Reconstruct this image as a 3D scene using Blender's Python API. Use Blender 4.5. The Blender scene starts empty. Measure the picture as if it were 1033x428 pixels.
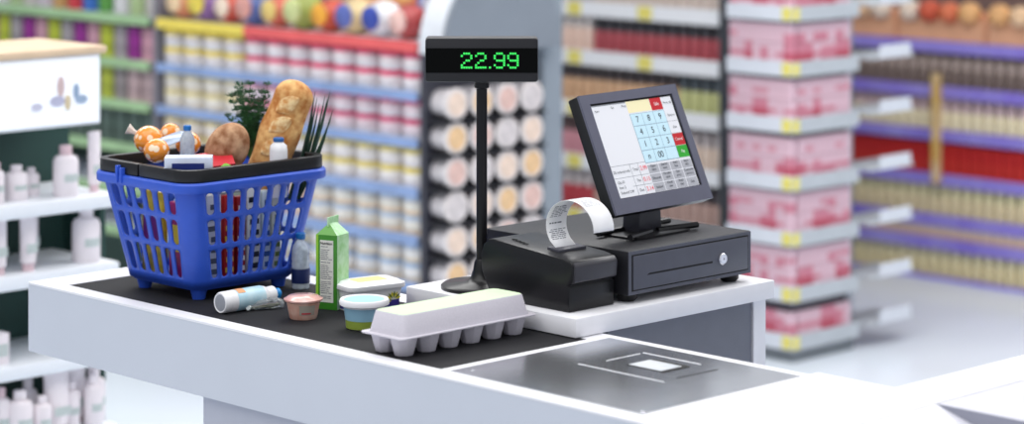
import bpy, bmesh, math, random
from mathutils import Vector, Matrix
random.seed(7)
C = bpy.context.scene.collection
sc = bpy.context.scene
PI = math.pi
# ------------------------------------------------------------------ camera, world, lights
F, H, CX, HC, T = 2600.0, -187.0, 516.5, 1.8, 0.775      # focal length in px of a 1033 px wide frame, horizon row, centre column, eye height
cam = bpy.data.cameras.new('camera'); camo = bpy.data.objects.new('camera', cam); C.objects.link(camo)
camo.location = (0, 0, HC); camo.rotation_euler = (PI/2, 0, 0)
cam.sensor_width = 36; cam.lens = F/1033*36; cam.shift_y = -(214-H)/1033
cam.clip_start = .1; cam.clip_end = 60
cam.dof.use_dof = True; cam.dof.focus_distance = 4.86; cam.dof.aperture_fstop = 2.3
sc.camera = camo
sc.view_settings.view_transform = 'Standard'; sc.view_settings.look = 'None'
sc.view_settings.exposure = 0.0; sc.view_settings.gamma = 1; sc.view_settings.use_curve_mapping = False

w = bpy.data.worlds.new('world'); sc.world = w; w.use_nodes = True
nt = w.node_tree; nt.nodes.clear()
tc = nt.nodes.new('ShaderNodeTexCoord'); sp = nt.nodes.new('ShaderNodeSeparateXYZ')
rp = nt.nodes.new('ShaderNodeValToRGB'); mr = nt.nodes.new('ShaderNodeMapRange')
bg = nt.nodes.new('ShaderNodeBackground'); wo = nt.nodes.new('ShaderNodeOutputWorld')
nt.links.new(tc.outputs['Generated'], sp.inputs[0]); nt.links.new(sp.outputs['Z'], mr.inputs[0])
mr.inputs[1].default_value = -1; mr.inputs[2].default_value = 1
nt.links.new(mr.outputs[0], rp.inputs[0]); nt.links.new(rp.outputs[0], bg.inputs[0]); nt.links.new(bg.outputs[0], wo.inputs[0])
e = rp.color_ramp.elements
e[0].position = .0; e[0].color = (.30, .33, .38, 1)
e[1].position = 1.; e[1].color = (1, 1, 1, 1)
for p, c in ((.46, (.42, .45, .51, 1)), (.54, (.50, .53, .60, 1)), (.60, (.85, .88, .95, 1))):
    n = e.new(p); n.color = c
bg.inputs[1].default_value = .74

def area(name, loc, size, sizey, energy, rot=(0, 0, 0), col=(1, 1, 1)):
    l = bpy.data.lights.new(name, 'AREA'); l.shape = 'RECTANGLE'; l.size = size; l.size_y = sizey; l.energy = energy; l.color = col
    o = bpy.data.objects.new(name, l); C.objects.link(o); o.location = loc; o.rotation_euler = rot
    return o
area('ceiling_light', (-1.2, 3.6, 3.6), 3.2, 3.2, 68, (0, -.12, 0), (1, .99, .97))
area('ceiling_light', (1.0, 5.6, 3.8), 3.0, 2.0, 30, (0, .1, 0), (1, .99, .98))
area('ceiling_light', (0, 7.6, 3.4), 7.0, 1.2, 150, (-.25, 0, 0), (1, .99, .98))

# ------------------------------------------------------------------ frame of reference
av = Vector((-math.sin(T), math.cos(T), 0)); bv = Vector((math.cos(T), math.sin(T), 0))
RZ = T-PI/2          # local x runs along the counter towards the right, local y across it to the back
RB = T               # local x runs to the back right, local y to the back left
def U(u, v, z=0): return -av*u+bv*v+Vector((0, 0, z))
def uvof(p): p = Vector((p[0], p[1], 0)); return -p.dot(av), p.dot(bv)
def at(px, Y, z=0): return Vector(((px-CX)*Y/F, Y, z))
def zat(py, Y): return HC-(py-H)*Y/F
def onz(px, py, z):
    Y = F*(HC-z)/(py-H); return Vector(((px-CX)*Y/F, Y, z))

# ------------------------------------------------------------------ materials
def lin(c):
    c = c/255.
    return c/12.92 if c <= .04045 else ((c+.055)/1.055)**2.4
MATS = {}
def mat(name, rgb, rough=.5, metal=0, emis=0, trans=0, alpha=1, noise=.04, scale=30, bump=0, coat=0, ior=1.45, spec=.5, rgb2=None, tex='noise', thr=None):
    if name in MATS: return MATS[name]
    m = bpy.data.materials.new(name); m.use_nodes = True
    n = m.node_tree; p = n.nodes['Principled BSDF']
    c = tuple(lin(x) for x in rgb)+(1,)
    p.inputs['Roughness'].default_value = rough; p.inputs['Metallic'].default_value = metal
    p.inputs['Transmission Weight'].default_value = trans; p.inputs['IOR'].default_value = ior
    p.inputs['Alpha'].default_value = alpha; p.inputs['Coat Weight'].default_value = coat
    p.inputs['Specular IOR Level'].default_value = spec
    t = n.nodes.new('ShaderNodeTexCoord')
    if tex == 'voronoi': x = n.nodes.new('ShaderNodeTexVoronoi')
    else: x = n.nodes.new('ShaderNodeTexNoise'); x.inputs['Detail'].default_value = 3
    x.inputs['Scale'].default_value = scale
    n.links.new(t.outputs['Object'], x.inputs['Vector'])
    r = n.nodes.new('ShaderNodeValToRGB')
    if rgb2: c2 = tuple(lin(q) for q in rgb2)+(1,)
    else: c2 = tuple(min(1, q*(1-noise*2)) for q in c[:3])+(1,)
    r.color_ramp.elements[0].color = c2; r.color_ramp.elements[1].color = c
    lo, hi = thr or (.35, .65)
    r.color_ramp.elements[0].position = lo; r.color_ramp.elements[1].position = hi
    n.links.new(x.outputs['Distance' if tex == 'voronoi' else 'Fac'], r.inputs['Fac'])
    n.links.new(r.outputs['Color'], p.inputs['Base Color'])
    if emis:
        n.links.new(r.outputs['Color'], p.inputs['Emission Color']); p.inputs['Emission Strength'].default_value = emis
    if bump:
        b = n.nodes.new('ShaderNodeBump'); b.inputs['Strength'].default_value = bump; b.inputs['Distance'].default_value = .002
        n.links.new(x.outputs['Distance' if tex == 'voronoi' else 'Fac'], b.inputs['Height']); n.links.new(b.outputs['Normal'], p.inputs['Normal'])
    MATS[name] = m
    return m
WHITE = mat('white_laminate', (238, 238, 243), .38, noise=.01)
PANEL = mat('counter_side_panel', (206, 211, 222), .45, noise=.015, scale=4)
LEGGREY = mat('counter_leg_grey', (182, 185, 198), .5, noise=.015)
BELT = mat('belt_rubber', (31, 31, 35), .7, noise=.12, scale=600, bump=.2, spec=.25)
STEEL = mat('scanner_steel', (222, 225, 230), .20, metal=1, noise=.03, scale=8)
STEELEDGE = mat('bright_steel_edge', (245, 246, 250), .3, noise=.01)
BLACKP = mat('black_plastic', (21, 21, 24), .30, noise=.05, spec=.4)
BLACKT = mat('black_textured_metal', (33, 33, 38), .42, noise=.12, scale=900, bump=.1, spec=.35)
DRAWERF = mat('drawer_front_grey', (84, 86, 98), .35, noise=.03)
BLUE = mat('basket_blue', (50, 90, 204), .36, noise=.03, spec=.45)
DARKIN = mat('dark_recess', (14, 14, 16), .7)
CHROME = mat('chrome', (225, 225, 230), .2, metal=1, noise=.01)
BEZEL = mat('monitor_bezel', (96, 97, 114), .4, noise=.03)
LED = mat('green_led', (50, 205, 84), .4, emis=.85, noise=.05)
PAPER = mat('receipt_paper', (246, 246, 248), .6, noise=.01)
INK = mat('grey_ink', (120, 122, 130), .6)
DARKINK = mat('dark_ink', (48, 50, 56), .6)
CARTON = mat('moulded_pulp', (206, 202, 212), .75, noise=.025, scale=300, bump=.12)
LABELGREEN = mat('pale_green_label', (204, 226, 190), .6, noise=.015)
GLASS = mat('clear_plastic', (235, 242, 248), .08, trans=.92, ior=1.2, noise=.01)

# ------------------------------------------------------------------ mesh helpers
class MB:
    def __init__(s): s.v = []; s.f = []; s.m = []; s.cm = 0
    def add(s, vs, fs, M=None):
        o = len(s.v)
        for q in vs:
            q = Vector(q); s.v.append(M @ q if M else q)
        for f in fs: s.f.append([o+i for i in f]); s.m.append(s.cm)
        return s
    def box(s, x0, x1, y0, y1, z0, z1, M=None):
        return s.add([(x0,y0,z0),(x1,y0,z0),(x1,y1,z0),(x0,y1,z0),(x0,y0,z1),(x1,y0,z1),(x1,y1,z1),(x0,y1,z1)],
                     [(0,3,2,1),(4,5,6,7),(0,1,5,4),(1,2,6,5),(2,3,7,6),(3,0,4,7)], M)
    def lathe(s, prof, n=24, M=None, mats=None, cap=True):
        vs = []; k = len(prof)
        for r, z in prof:
            for i in range(n):
                t = 2*PI*i/n; vs.append((r*math.cos(t), r*math.sin(t), z))
        o = s.cm
        for j in range(k-1):
            if mats: s.cm = mats[j]
            fs = [(j*n+i, j*n+(i+1) % n, (j+1)*n+(i+1) % n, (j+1)*n+i) for i in range(n)]
            if j == 0: s.add(vs, fs, M); base = len(s.v)-len(vs)
            else:
                for f in fs: s.f.append([base+q for q in f]); s.m.append(s.cm)
        if cap:
            if mats: s.cm = mats[0]
            s.f.append([base+i for i in range(n)][::-1]); s.m.append(s.cm)
            if mats: s.cm = mats[-1]
            s.f.append([base+(k-1)*n+i for i in range(n)]); s.m.append(s.cm)
        s.cm = o
        return s
    def prism(s, pts, z0, z1, M=None):
        n = len(pts)
        vs = [(x, y, z0) for x, y in pts]+[(x, y, z1) for x, y in pts]
        return s.add(vs, [tuple(range(n))[::-1], tuple(range(n, 2*n))]+[(i, (i+1) % n, n+(i+1) % n, n+i) for i in range(n)], M)
    def loft(s, rings, cap=True, M=None, mats=None, closed=True):
        n = len(rings[0]); vs = [p for r in rings for p in r]; o = s.cm
        base = len(s.v); s.add(vs, [], M)
        for j in range(len(rings)-1):
            if mats: s.cm = mats[j]
            for i in range(n if closed else n-1):
                s.f.append([base+j*n+i, base+j*n+(i+1) % n, base+(j+1)*n+(i+1) % n, base+(j+1)*n+i]); s.m.append(s.cm)
        if cap:
            if mats: s.cm = mats[0]
            s.f.append([base+i for i in range(n)][::-1]); s.m.append(s.cm)
            if mats: s.cm = mats[-1]
            s.f.append([base+(len(rings)-1)*n+i for i in range(n)]); s.m.append(s.cm)
        s.cm = o
        return s
    def tube(s, path, rad, n=8, M=None):
        path = [Vector(p) for p in path]; rings = []
        for i, p in enumerate(path):
            d = (path[min(i+1, len(path)-1)]-path[max(i-1, 0)]).normalized()
            a = d.cross(Vector((0, 0, 1))) if abs(d.z) < .95 else d.cross(Vector((0, 1, 0)))
            a.normalize(); b = d.cross(a); r = rad[i] if isinstance(rad, (list, tuple)) else rad
            rings.append([p+(a*math.cos(2*PI*k/n)+b*math.sin(2*PI*k/n))*r for k in range(n)])
        return s.loft(rings, True, M)
    def quad(s, a, b, c, d, M=None): return s.add([a, b, c, d], [(0, 1, 2, 3)], M)
    def build(s, name, mats, parent=None, loc=None, rot=0, bevel=0, smooth=False, seg=2, sub=0, weld=False):
        me = bpy.data.meshes.new(name); me.from_pydata([tuple(q) for q in s.v], [], s.f)
        if not isinstance(mats, (list, tuple)): mats = [mats]
        for m in mats: me.materials.append(m)
        for p, i in zip(me.polygons, s.m): p.material_index = min(i, len(mats)-1); p.use_smooth = smooth
        bm = bmesh.new(); bm.from_mesh(me)
        if weld: bmesh.ops.remove_doubles(bm, verts=bm.verts, dist=1e-5)
        bmesh.ops.recalc_face_normals(bm, faces=bm.faces)
        if bevel:
            ed = [e_ for e_ in bm.edges if len(e_.link_faces) == 2 and e_.calc_face_angle(0) > .5]
            bmesh.ops.bevel(bm, geom=ed, offset=bevel, segments=seg, affect='EDGES', profile=.5, clamp_overlap=True)
            for f in bm.faces: f.smooth = True
        bm.to_mesh(me); bm.free()
        if smooth or bevel:
            try: me.set_sharp_from_angle(angle=math.radians(40))
            except Exception: pass
        o = bpy.data.objects.new(name, me); C.objects.link(o)
        if parent is not None: o.parent = parent
        if loc is not None: o.location = loc
        if rot: o.rotation_euler = (0, 0, rot) if not isinstance(rot, tuple) else rot
        if sub:
            md = o.modifiers.new('sub', 'SUBSURF'); md.levels = sub; md.render_levels = sub
        return o
def rrect(hx, hy, r, z, n=4, cx=0, cy=0):
    pts = []
    for k, (sx, sy) in enumerate(((1, 1), (-1, 1), (-1, -1), (1, -1))):
        for i in range(n+1):
            t = k*PI/2+PI/2*i/n
            pts.append((cx+sx*(hx-r)+r*math.cos(t), cy+sy*(hy-r)+r*math.sin(t), z))
    return pts
def tag(o, label=None, cat=None, group=None, kind=None):
    if label: o['label'] = label
    if cat: o['category'] = cat
    if group: o['group'] = group
    if kind: o['kind'] = kind
    return o
def thing(name, label, cat, loc=(0, 0, 0), rot=0, group=None):
    o = bpy.data.objects.new(name, None); C.objects.link(o); o.location = loc
    o.rotation_euler = (0, 0, rot) if not isinstance(rot, tuple) else rot
    o.empty_display_size = .03
    return tag(o, label, cat, group)
def dup(root, loc, rot, label, group):
    r = root.copy(); C.objects.link(r); r.location = loc
    r.rotation_euler = (0, 0, rot) if not isinstance(rot, tuple) else rot
    r['label'] = label; r['group'] = group
    for ch in list(root.children):
        c = ch.copy(); C.objects.link(c); c.parent = r
        for g in list(ch.children):
            d = g.copy(); C.objects.link(d); d.parent = c
    return r
def text(name, s, size, m, parent, M, align='CENTER', bold=False):
    cu = bpy.data.curves.new('t', 'FONT'); cu.body = s; cu.size = size; cu.align_x = align; cu.align_y = 'CENTER'
    if bold: cu.offset = size*.02
    to = bpy.data.objects.new('t', cu); C.objects.link(to)
    me = bpy.data.meshes.new_from_object(to.evaluated_get(bpy.context.evaluated_depsgraph_get()))
    C.objects.unlink(to); bpy.data.objects.remove(to)
    me.transform(M); me.materials.clear(); me.materials.append(m)
    o = bpy.data.objects.new(name, me); C.objects.link(o); o.parent = parent
    return o
ORD = ['first', 'second', 'third', 'fourth', 'fifth', 'sixth', 'seventh', 'eighth', 'ninth', 'tenth', 'eleventh', 'twelfth', 'thirteenth',
       'fourteenth', 'fifteenth', 'sixteenth', 'seventeenth', 'eighteenth', 'nineteenth', 'twentieth']
TENS = {20: 'twenty', 30: 'thirty', 40: 'forty', 50: 'fifty'}
def ordn(i):
    if i < 20: return ORD[i]
    t, k = (i+1)//10*10, (i+1) % 10
    return (TENS[t]+'-'+ORD[k-1]) if k else {30: 'thirtieth', 40: 'fortieth', 50: 'fiftieth'}[t]

# ------------------------------------------------------------------ setting
fl = MB().box(-9, 9, -1, 13, -.05, 0).build('floor', mat('floor_vinyl', (222, 231, 241), .22, noise=.02, scale=2)); tag(fl, kind='structure')
wb = MB().box(-9, 9, 12.6, 12.7, 0, 2.2).build('wall_back', mat('wall_paint', (196, 202, 212), .8, noise=.02, scale=2)); tag(wb, kind='structure')

# ------------------------------------------------------------------ checkout counter
ZC = .85
V0, V1 = 2.962, 3.42
cnt = thing('checkout_counter', 'long white checkout counter with black belt and steel scanner plate', 'counter', U(-3.6, 3.2, 0), RZ)
def cp(u, v): return (u+3.6, v-3.2)
UL, UB0, UB1, UP0, UP1 = -4.429, -4.345, -3.238, -3.217, -2.770
BV0, BV1, PV0, PV1 = 3.001, 3.362, 3.0, 3.398
# white top as strips round the belt and the plate
m = MB()
zt0 = ZC-.004
def top(u0, u1, v0, v1, z1=ZC, z0=zt0):
    a, b = cp(u0, v0), cp(u1, v1); m.box(a[0], b[0], a[1], b[1], z0, z1)
top(UL, UB0, V0, V1); top(UB0, UP1, V0, BV0); top(UB0, UB1, BV1, V1); top(UP0, UP1, PV1, V1)
top(UB1, UP0, BV0, V1)
top(UP1, -2.493, V0, 3.442)
top(-2.608, -2.493, 3.442, 4.9)
m.build('countertop', WHITE, cnt)
m = MB(); top(UB0, UB1, BV0, BV1, ZC-.006, ZC-.03); m.build('counter_deck', DARKIN, cnt)
m = MB()
a, b = cp(UB0+.002, BV0+.001), cp(UB1-.002, BV1-.001)
m.box(a[0], b[0], a[1], b[1], ZC-.006, ZC-.0005)
m.build('conveyor_belt', BELT, cnt)
# plate
m = MB(); a, b = cp(UP0+.001, PV0+.001), cp(UP1-.001, PV1-.001)
m.box(a[0], b[0], a[1], b[1], ZC-.02, ZC+.0008)
pl = m.build('scanner_plate', STEEL, cnt)
def strip(u0, v0, u1, v1, wd, z0, z1, name, mt, par):
    p, q = Vector(cp(u0, v0)), Vector(cp(u1, v1)); d = (q-p).normalized(); n_ = Vector((-d.y, d.x))*wd/2
    pts = [p+n_, p-n_, q-n_, q+n_]
    return MB().prism([(x.x, x.y) for x in pts], z0, z1).build(name, mt, par)
zl = ZC+.0008
strip(-3.10, 3.197, -2.901, 3.197, .0022, zl-.003, zl+.0006, 'etched_line', STEELEDGE, pl)
strip(-3.084, 3.25, -3.083, 3.335, .0022, zl-.003, zl+.0006, 'etched_line', STEELEDGE, pl)
strip(-3.085, 3.345, -2.95, 3.345, .0025, zl-.003, zl+.0006, 'etched_line', STEELEDGE, pl)
strip(-2.906, 3.235, -2.903, 3.335, .0022, zl-.003, zl+.0006, 'etched_line', DARKIN, pl)
m = MB(); a, b = cp(-3.035, 3.25), cp(-2.95, 3.318)
m.box(a[0], b[0], a[1], b[1], zl-.002, zl+.001); wn = m.build('scanner_window', DARKIN, pl)
m = MB(); a, b = cp(-3.032, 3.252), cp(-2.958, 3.305)
m.box(a[0], b[0], a[1], b[1], zl, zl+.0018); m.build('window_glass', mat('scanner_glass', (236, 240, 246), .15, noise=.02), wn)
m = MB(); a, b = cp(-2.99, 3.285), cp(-2.962, 3.303)
m.box(a[0], b[0], a[1], b[1], zl+.0018, zl+.0022); m.build('window_mark', mat('warning_label_white', (200, 206, 214), .4), wn)
for (uu, vv) in ((-2.779, 2.992+.02), (-3.19, 3.03)):
    a = cp(uu, vv); MB().lathe([(.004, 0), (.004, .0012), (.002, .0016)], 10, Matrix.Translation((a[0], a[1], zl-.0004))).build('screw', CHROME, pl)
# side panels
m = MB(); a, b = cp(UL, V0), cp(-1.9, V0+.02)
m.box(a[0], b[0], a[1]+.0005, b[1], .71, zt0)
a, b = cp(UL, V0+.02), cp(UL+.02, V1-.02); m.box(a[0], b[0], a[1]+.0005, b[1], .71, zt0)
a, b = cp(UL, V1-.02), cp(-2.608, V1); m.box(a[0], b[0], a[1], b[1], .71, zt0)
a, b = cp(UL+.02, V0+.02), cp(-1.9, V1-.02); m.box(a[0], b[0], a[1], b[1], .71, .72)
m.build('side_panel', PANEL, cnt)
m = MB(); a, b = cp(-3.865, V0+.012), cp(-1.9, V1-.04); m.box(a[0], b[0], a[1], b[1], 0, .71)
m.build('leg_panel', LEGGREY, cnt)
# wing, ramp and platform on the right
m = MB(); a, b = cp(-2.608, V1), cp(-1.9, 4.9); m.box(a[0], b[0], a[1], b[1], 0, zt0); m.build('wing_base', PANEL, cnt)
m = MB(); a, b = cp(-2.493, 3.40), cp(-1.9, 4.9); m.box(a[0]+.0015, b[0], a[1], b[1], zt0, ZC-.0008)
m.build('platform', mat('platform_lavender', (212, 212, 224), .4, noise=.01), cnt)
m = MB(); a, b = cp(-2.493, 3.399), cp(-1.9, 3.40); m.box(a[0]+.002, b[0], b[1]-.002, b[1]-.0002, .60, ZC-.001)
m.build('platform_side_shade', mat('platform_shade_grey', (150, 152, 166), .5, noise=.01), cnt)  # thin grey sheet: shade on the platform's side wall put into its colour
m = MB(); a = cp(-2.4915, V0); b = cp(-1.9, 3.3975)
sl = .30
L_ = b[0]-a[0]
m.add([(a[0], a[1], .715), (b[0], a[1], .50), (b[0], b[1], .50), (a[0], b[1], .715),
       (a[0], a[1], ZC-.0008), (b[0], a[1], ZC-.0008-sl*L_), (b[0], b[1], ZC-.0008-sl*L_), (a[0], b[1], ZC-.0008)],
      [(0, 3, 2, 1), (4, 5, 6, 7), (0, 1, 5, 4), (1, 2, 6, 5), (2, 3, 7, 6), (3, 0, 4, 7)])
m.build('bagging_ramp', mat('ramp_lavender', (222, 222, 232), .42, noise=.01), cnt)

# ------------------------------------------------------------------ desk behind the counter
ZD = .886
dk = thing('cashier_desk', 'white desk standing behind the counter under cash drawer and display', 'desk', U(-3.48, 3.64, 0), RZ)
def dp(u, v): return (u+3.48, v-3.64)
def dbox(u0, u1, v0, v1, z0, z1, name, mt, par, bevel=0):
    a, b = dp(u0, v0), dp(u1, v1); return MB().box(a[0], b[0], a[1], b[1], z0, z1).build(name, mt, par, bevel=bevel)
dbox(-3.712, -3.253, 3.348, 3.908, ZC+.001, ZD, 'desktop', WHITE, dk, .002)
dbox(-3.70, -3.268, 3.862, 3.898, 0, ZC+.001, 'leg', WHITE, dk)
dbox(-3.290, -3.272, 3.452, 3.860, .05, ZC+.001, 'back_panel', mat('desk_panel_grey', (114, 117, 128), .5, noise=.02), dk)
dbox(-3.70, -3.29, 3.425, 3.45, 0, ZC+.001, 'leg', WHITE, dk)

# ------------------------------------------------------------------ customer display
pd = thing('customer_display', 'black pole display showing 22.99 in green digits', 'display', (-.0584, 4.977, ZD), 0)
MB().lathe([(.079, 0), (.079, .006), (.074, .010), (.03, .013), (.022, .02), (.017, .035), (.0145, .05), (.0115, .056)], 40).build('base', BLACKP, pd, smooth=True)
MB().lathe([(.0105, .05), (.0105, .385), (.0145, .387), (.0145, .397)], 24).build('pole', BLACKP, pd, smooth=True)
hz0, hz1 = 1.2835-ZD, 1.371-ZD
m = MB(); m.loft([[(x, y, hz0+.002+zz) for x, zz, y in [(p[0], p[1]+.0425, yy) for p in rrect(.1085, .0425, .006, 0)]] for yy in (-.022, .028)])
hs = m.build('housing', mat('display_housing', (32, 32, 37), .5, noise=.1, scale=700, bump=.1), pd, bevel=.003)
zc_ = (hz0+hz1)/2
m = MB(); m.box(-.1075, .1075, -.0235, -.021, zc_-.0235, zc_+.0235)
win = m.build('display_window', mat('display_black', (3, 4, 4), .5, spec=.1), hs)
FONT = {'2': ['01110', '10001', '00001', '00110', '01000', '10000', '11111'], '9': ['01110', '10001', '10001', '01111', '00001', '10001', '01110'], '.': ['0', '0', '0', '0', '0', '0', '1']}
xx = .0
px2 = 522.4
for ch, xl in (('2', 465.0), ('2', 479.2), ('.', 493.2), ('9', 498.0), ('9', 511.6)):
    m = MB(); x0 = (xl-486)/px2; pit = 11.8/px2/5; pz = 16.4/px2/7
    for r_, row in enumerate(FONT[ch]):
        for c_, bit in enumerate(row):
            if bit == '1':
                cx_ = x0+(c_+.5)*pit; cz_ = zc_+.0157-(r_+.5)*pz
                m.box(cx_-pit*.45, cx_+pit*.45, -.0242, -.0232, cz_-pz*.42, cz_+pz*.42)
    m.build('digit' if ch != '.' else 'decimal_point', LED, hs)

# ------------------------------------------------------------------ cash drawer
cd = thing('cash_drawer', 'black metal cash drawer with keyhole lock standing on white desk', 'cash drawer', U(-3.28, 3.515, ZD), RZ)
zb, zt = .016, .099
MB().box(-.385, 0, 0, .352, zb, zt).build('body', BLACKT, cd, bevel=.0025)  # black body colour stands in for the dark reflection on its top
MB().box(-.0003, .0010, .001, .351, zb+.001, zt-.001).build('front_tone_plate', DRAWERF, cd)  # added plate: front looking lighter than the top is put into colour
fr = MB().box(0, .0035, .012, .340, zb+.010, zt-.010).build('drawer_front', DRAWERF, cd, bevel=.0012)
m = MB().box(-.0005, .0014, .0092, .3428, zb+.0074, zt-.0074); m.build('gap', DARKIN, cd)
m = MB(); m.add([(.0036, .048, .050), (.0036, .235, .050), (.0036, .235, .0535), (.0036, .056, .0535)], [(0, 1, 2, 3)])
m.build('slot', DARKIN, fr)
MB().lathe([(.0115, 0), (.0115, .004), (.0095, .006)], 24, Matrix.Translation((.003, .262, .055)) @ Matrix.Rotation(PI/2, 4, 'Y')).build('lock', CHROME, fr, smooth=True)
MB().box(.0088, .0092, .2614, .2626, .053, .057).build('keyhole', DARKIN, fr)
for x, y in ((-.03, .03), (-.03, .322), (-.355, .03), (-.355, .322)):
    MB().lathe([(.014, 0), (.019, .006), (.019, zb+.001)], 20, Matrix.Translation((x, y, 0))).build('foot', BLACKP, cd, smooth=True)

# ------------------------------------------------------------------ receipt printer
pr = thing('receipt_printer', 'black receipt printer beside cash drawer with printed paper curling out', 'printer', U(-3.30, 3.379, ZD), RZ)
# outline in (u, z), extruded across
prof = [(0, .001), (0, .046), (-.004, .050), (.006, .054), (.008, .086), (.002, .093), (-.02, .0975), (-.2, .113), (-.215, .111), (-.228, .10), (-.235, .08), (-.232, .05), (-.222, .03), (-.205, .001)]
m = MB(); m.loft([[(x, yy, z) for x, z in prof] for yy in (0, .120)])
body = m.build('body', BLACKP, pr, bevel=.0035)
m = MB(); m.loft([[(x, yy, z) for x, z in [(.0, .052), (.0105, .056), (.0125, .085), (.006, .093)]] for yy in (.004, .116)])
m.build('front_cover', mat('printer_cover', (56, 55, 62), .3, noise=.04), pr, bevel=.002)
zs = .0985+.006
m = MB(); MS = Matrix.Translation((-.072, .066, .1025)) @ Matrix.Rotation(.088, 4, 'Y')
m.box(-.016, .016, -.035, .037, -.004, .004, MS); m.build('paper_slot', mat('slot_grey', (72, 72, 82), .35), pr, bevel=.001)
for k in range(4):
    MB().box(-.006, .006, -.0015, .0015, 0, .0015, Matrix.Translation((-.135-.012*k, .022+.002*k, .1085+.001*k))).build('button', DARKIN, pr)
# receipt
N = 28; cxu, rz_, ru = -.038, .050, .062
path = []
for i in range(N+1):
    t = math.radians(222-224*i/N)
    u_ = cxu+ru*math.cos(t); z_ = .1085+.038+.052*math.sin(t)
    path.append((u_, z_))
path[0] = (-.097, .1075)
path = [(-.072, .104)]+path[1:]
m = MB(); y0, y1 = .040, .094
rings = [[(u_, y0, z_), (u_, y1, z_)] for u_, z_ in path]
m.loft(rings, cap=False, closed=False)
rc = m.build('receipt', PAPER, pr, smooth=True)
sm = rc.modifiers.new('thick', 'SOLIDIFY'); sm.thickness = .0006
def paper_rows(side, spans, nm, mt):
    m = MB()
    for (i0, rows) in spans:
        p, q = Vector((path[i0][0], 0, path[i0][1])), Vector((path[i0+1][0], 0, path[i0+1][1]))
        d = (q-p); L = d.length; d.normalize(); nn = Vector((d.z, 0, -d.x))*side*.0009
        for k in range(rows):
            s0 = (k+.25)/rows*L; s1 = (k+.62)/rows*L; y = y0+.005+random.random()*.006
            while y < y1-.008:
                l_ = .004+random.random()*.010
                if y+l_ > y1-.004: break
                a = p+d*s0+nn; b = p+d*s1+nn
                m.quad((a.x, y, a.z), (b.x, y, b.z), (b.x, y+l_, b.z), (a.x, y+l_, a.z)); y += l_+.002
    m.build(nm, mt, rc)
paper_rows(1, [(i, 2) for i in (1, 2, 3)]+[(5, 1), (7, 2), (8, 2), (9, 2), (10, 1)], 'printed_text', INK)
paper_rows(-1, [(i, 2) for i in range(15, 21)], 'printed_text', mat('pale_ink', (196, 198, 204), .6))

# ------------------------------------------------------------------ touch monitor
MY = math.radians(4.0)
mo = thing('touch_monitor', 'grey framed touch screen monitor of the till on the cash drawer', 'monitor', U(-3.415, 3.70, ZD+.099), RZ+MY)
m = MB()
m.loft([rrect(.062, .085, .02, 0), rrect(.062, .085, .02, .004), rrect(.055, .078, .018, .006)]); m.build('base', BLACKP, mo, smooth=True)
m = MB()
for y in (-.105, .105): m.tube([(.03, y*.1, .006), (.055, y, .008)], .006, 8)
m.tube([(-.02, -.11, .008), (-.02, .11, .008)], .006, 8)
m.build('support_bar', BLACKP, mo, smooth=True)
m = MB(); m.loft([rrect(.022, .036, .004, .004), rrect(.020, .034, .004, .055)]); m.build('neck', mat('neck_grey', (52, 52, 60), .35), mo, bevel=.001)
# tilted panel : local frame p (across, +v), q (up the screen), n (out of the screen)
tilt = math.atan2(.095, .218)
MP = Matrix(((0, -math.sin(tilt), math.cos(tilt), .045), (1, 0, 0, .014), (0, math.cos(tilt), math.sin(tilt), .052), (0, 0, 0, 1)))
W, Hh = .302, .240
m = MB(); m.box(-W/2, W/2, 0, Hh, -.026, 0, MP); panel = m.build('panel_housing', mat('monitor_back', (24, 25, 28), .4), mo, bevel=.003)
m = MB(); m.box(-W/2+.03, W/2-.03, .02, Hh-.05, -.045, -.026, MP); m.build('back_box', BLACKP, mo, bevel=.004)
m = MB()
bx0, bx1, by0, by1 = -W/2+.026, W/2-.020, .030, Hh-.019
m.box(-W/2, W/2, 0, by0, -.001, .004, MP); m.box(-W/2, W/2, by1, Hh, -.001, .004, MP); m.box(-W/2, bx0, by0, by1, -.001, .004, MP); m.box(bx1, W/2, by0, by1, -.001, .004, MP)
m.build('bezel', BEZEL, mo)
m = MB(); m.box(bx0, bx1, by0, by1, -.001, .0012, MP); m.build('screen_border', DARKIN, mo)
sx0, sx1, sy0, sy1 = bx0+.001, bx1-.006, by0+.001, by1-.004
def scr(name, rgb): return mat(name, rgb, .35, emis=.18, noise=.0)
SW = sx1-sx0; SH = sy1-sy0
def srect(s0, s1, t0, t1, name, mt, par, h=.0018):
    return MB().box(sx0+s0*SW, sx0+s1*SW, sy1-t1*SH, sy1-t0*SH, .0008, h, MP).build(name, mt, par)
screen = srect(0, 1, 0, 1, 'screen', scr('screen_white', (226, 227, 232)), mo, .0016)
def stext(s, a, b, size, mt, bold=False, align='CENTER'):
    return text('lettering', s, size, mt, screen, MP @ Matrix.Translation((sx0+a*SW, sy1-b*SH, .0027)), align, bold)
lb = scr('key_light_blue', (196, 226, 238)); gy = scr('key_grey', (168, 169, 176)); ln = scr('rule_grey', (150, 154, 160))
yl = scr('field_yellow', (240, 230, 186)); rd = scr('key_red', (190, 22, 34)); gn = scr('key_green', (40, 160, 40))
TX = mat('screen_text_dark', (38, 50, 62), .5); TW = scr('screen_text_white', (240, 240, 240)); TR = scr('screen_text_red', (220, 60, 80))
xk = [.445, .575, .705, .835, .995]
yk = [.0, .135, .275, .415, .555, .695]
srect(.43, .72, .0, .125, 'price_field', yl, screen)
srect(.432, .866, .138, .682, 'key_grid', scr('grid_blue_grey', (150, 176, 190)), screen, .0019)
srect(.725, .865, .0, .13, 'red_key', rd, screen, .0022); stext('Sale', .795, .066, .0095, TW)
stext('Price adj', .935, .066, .0075, TX)
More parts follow.
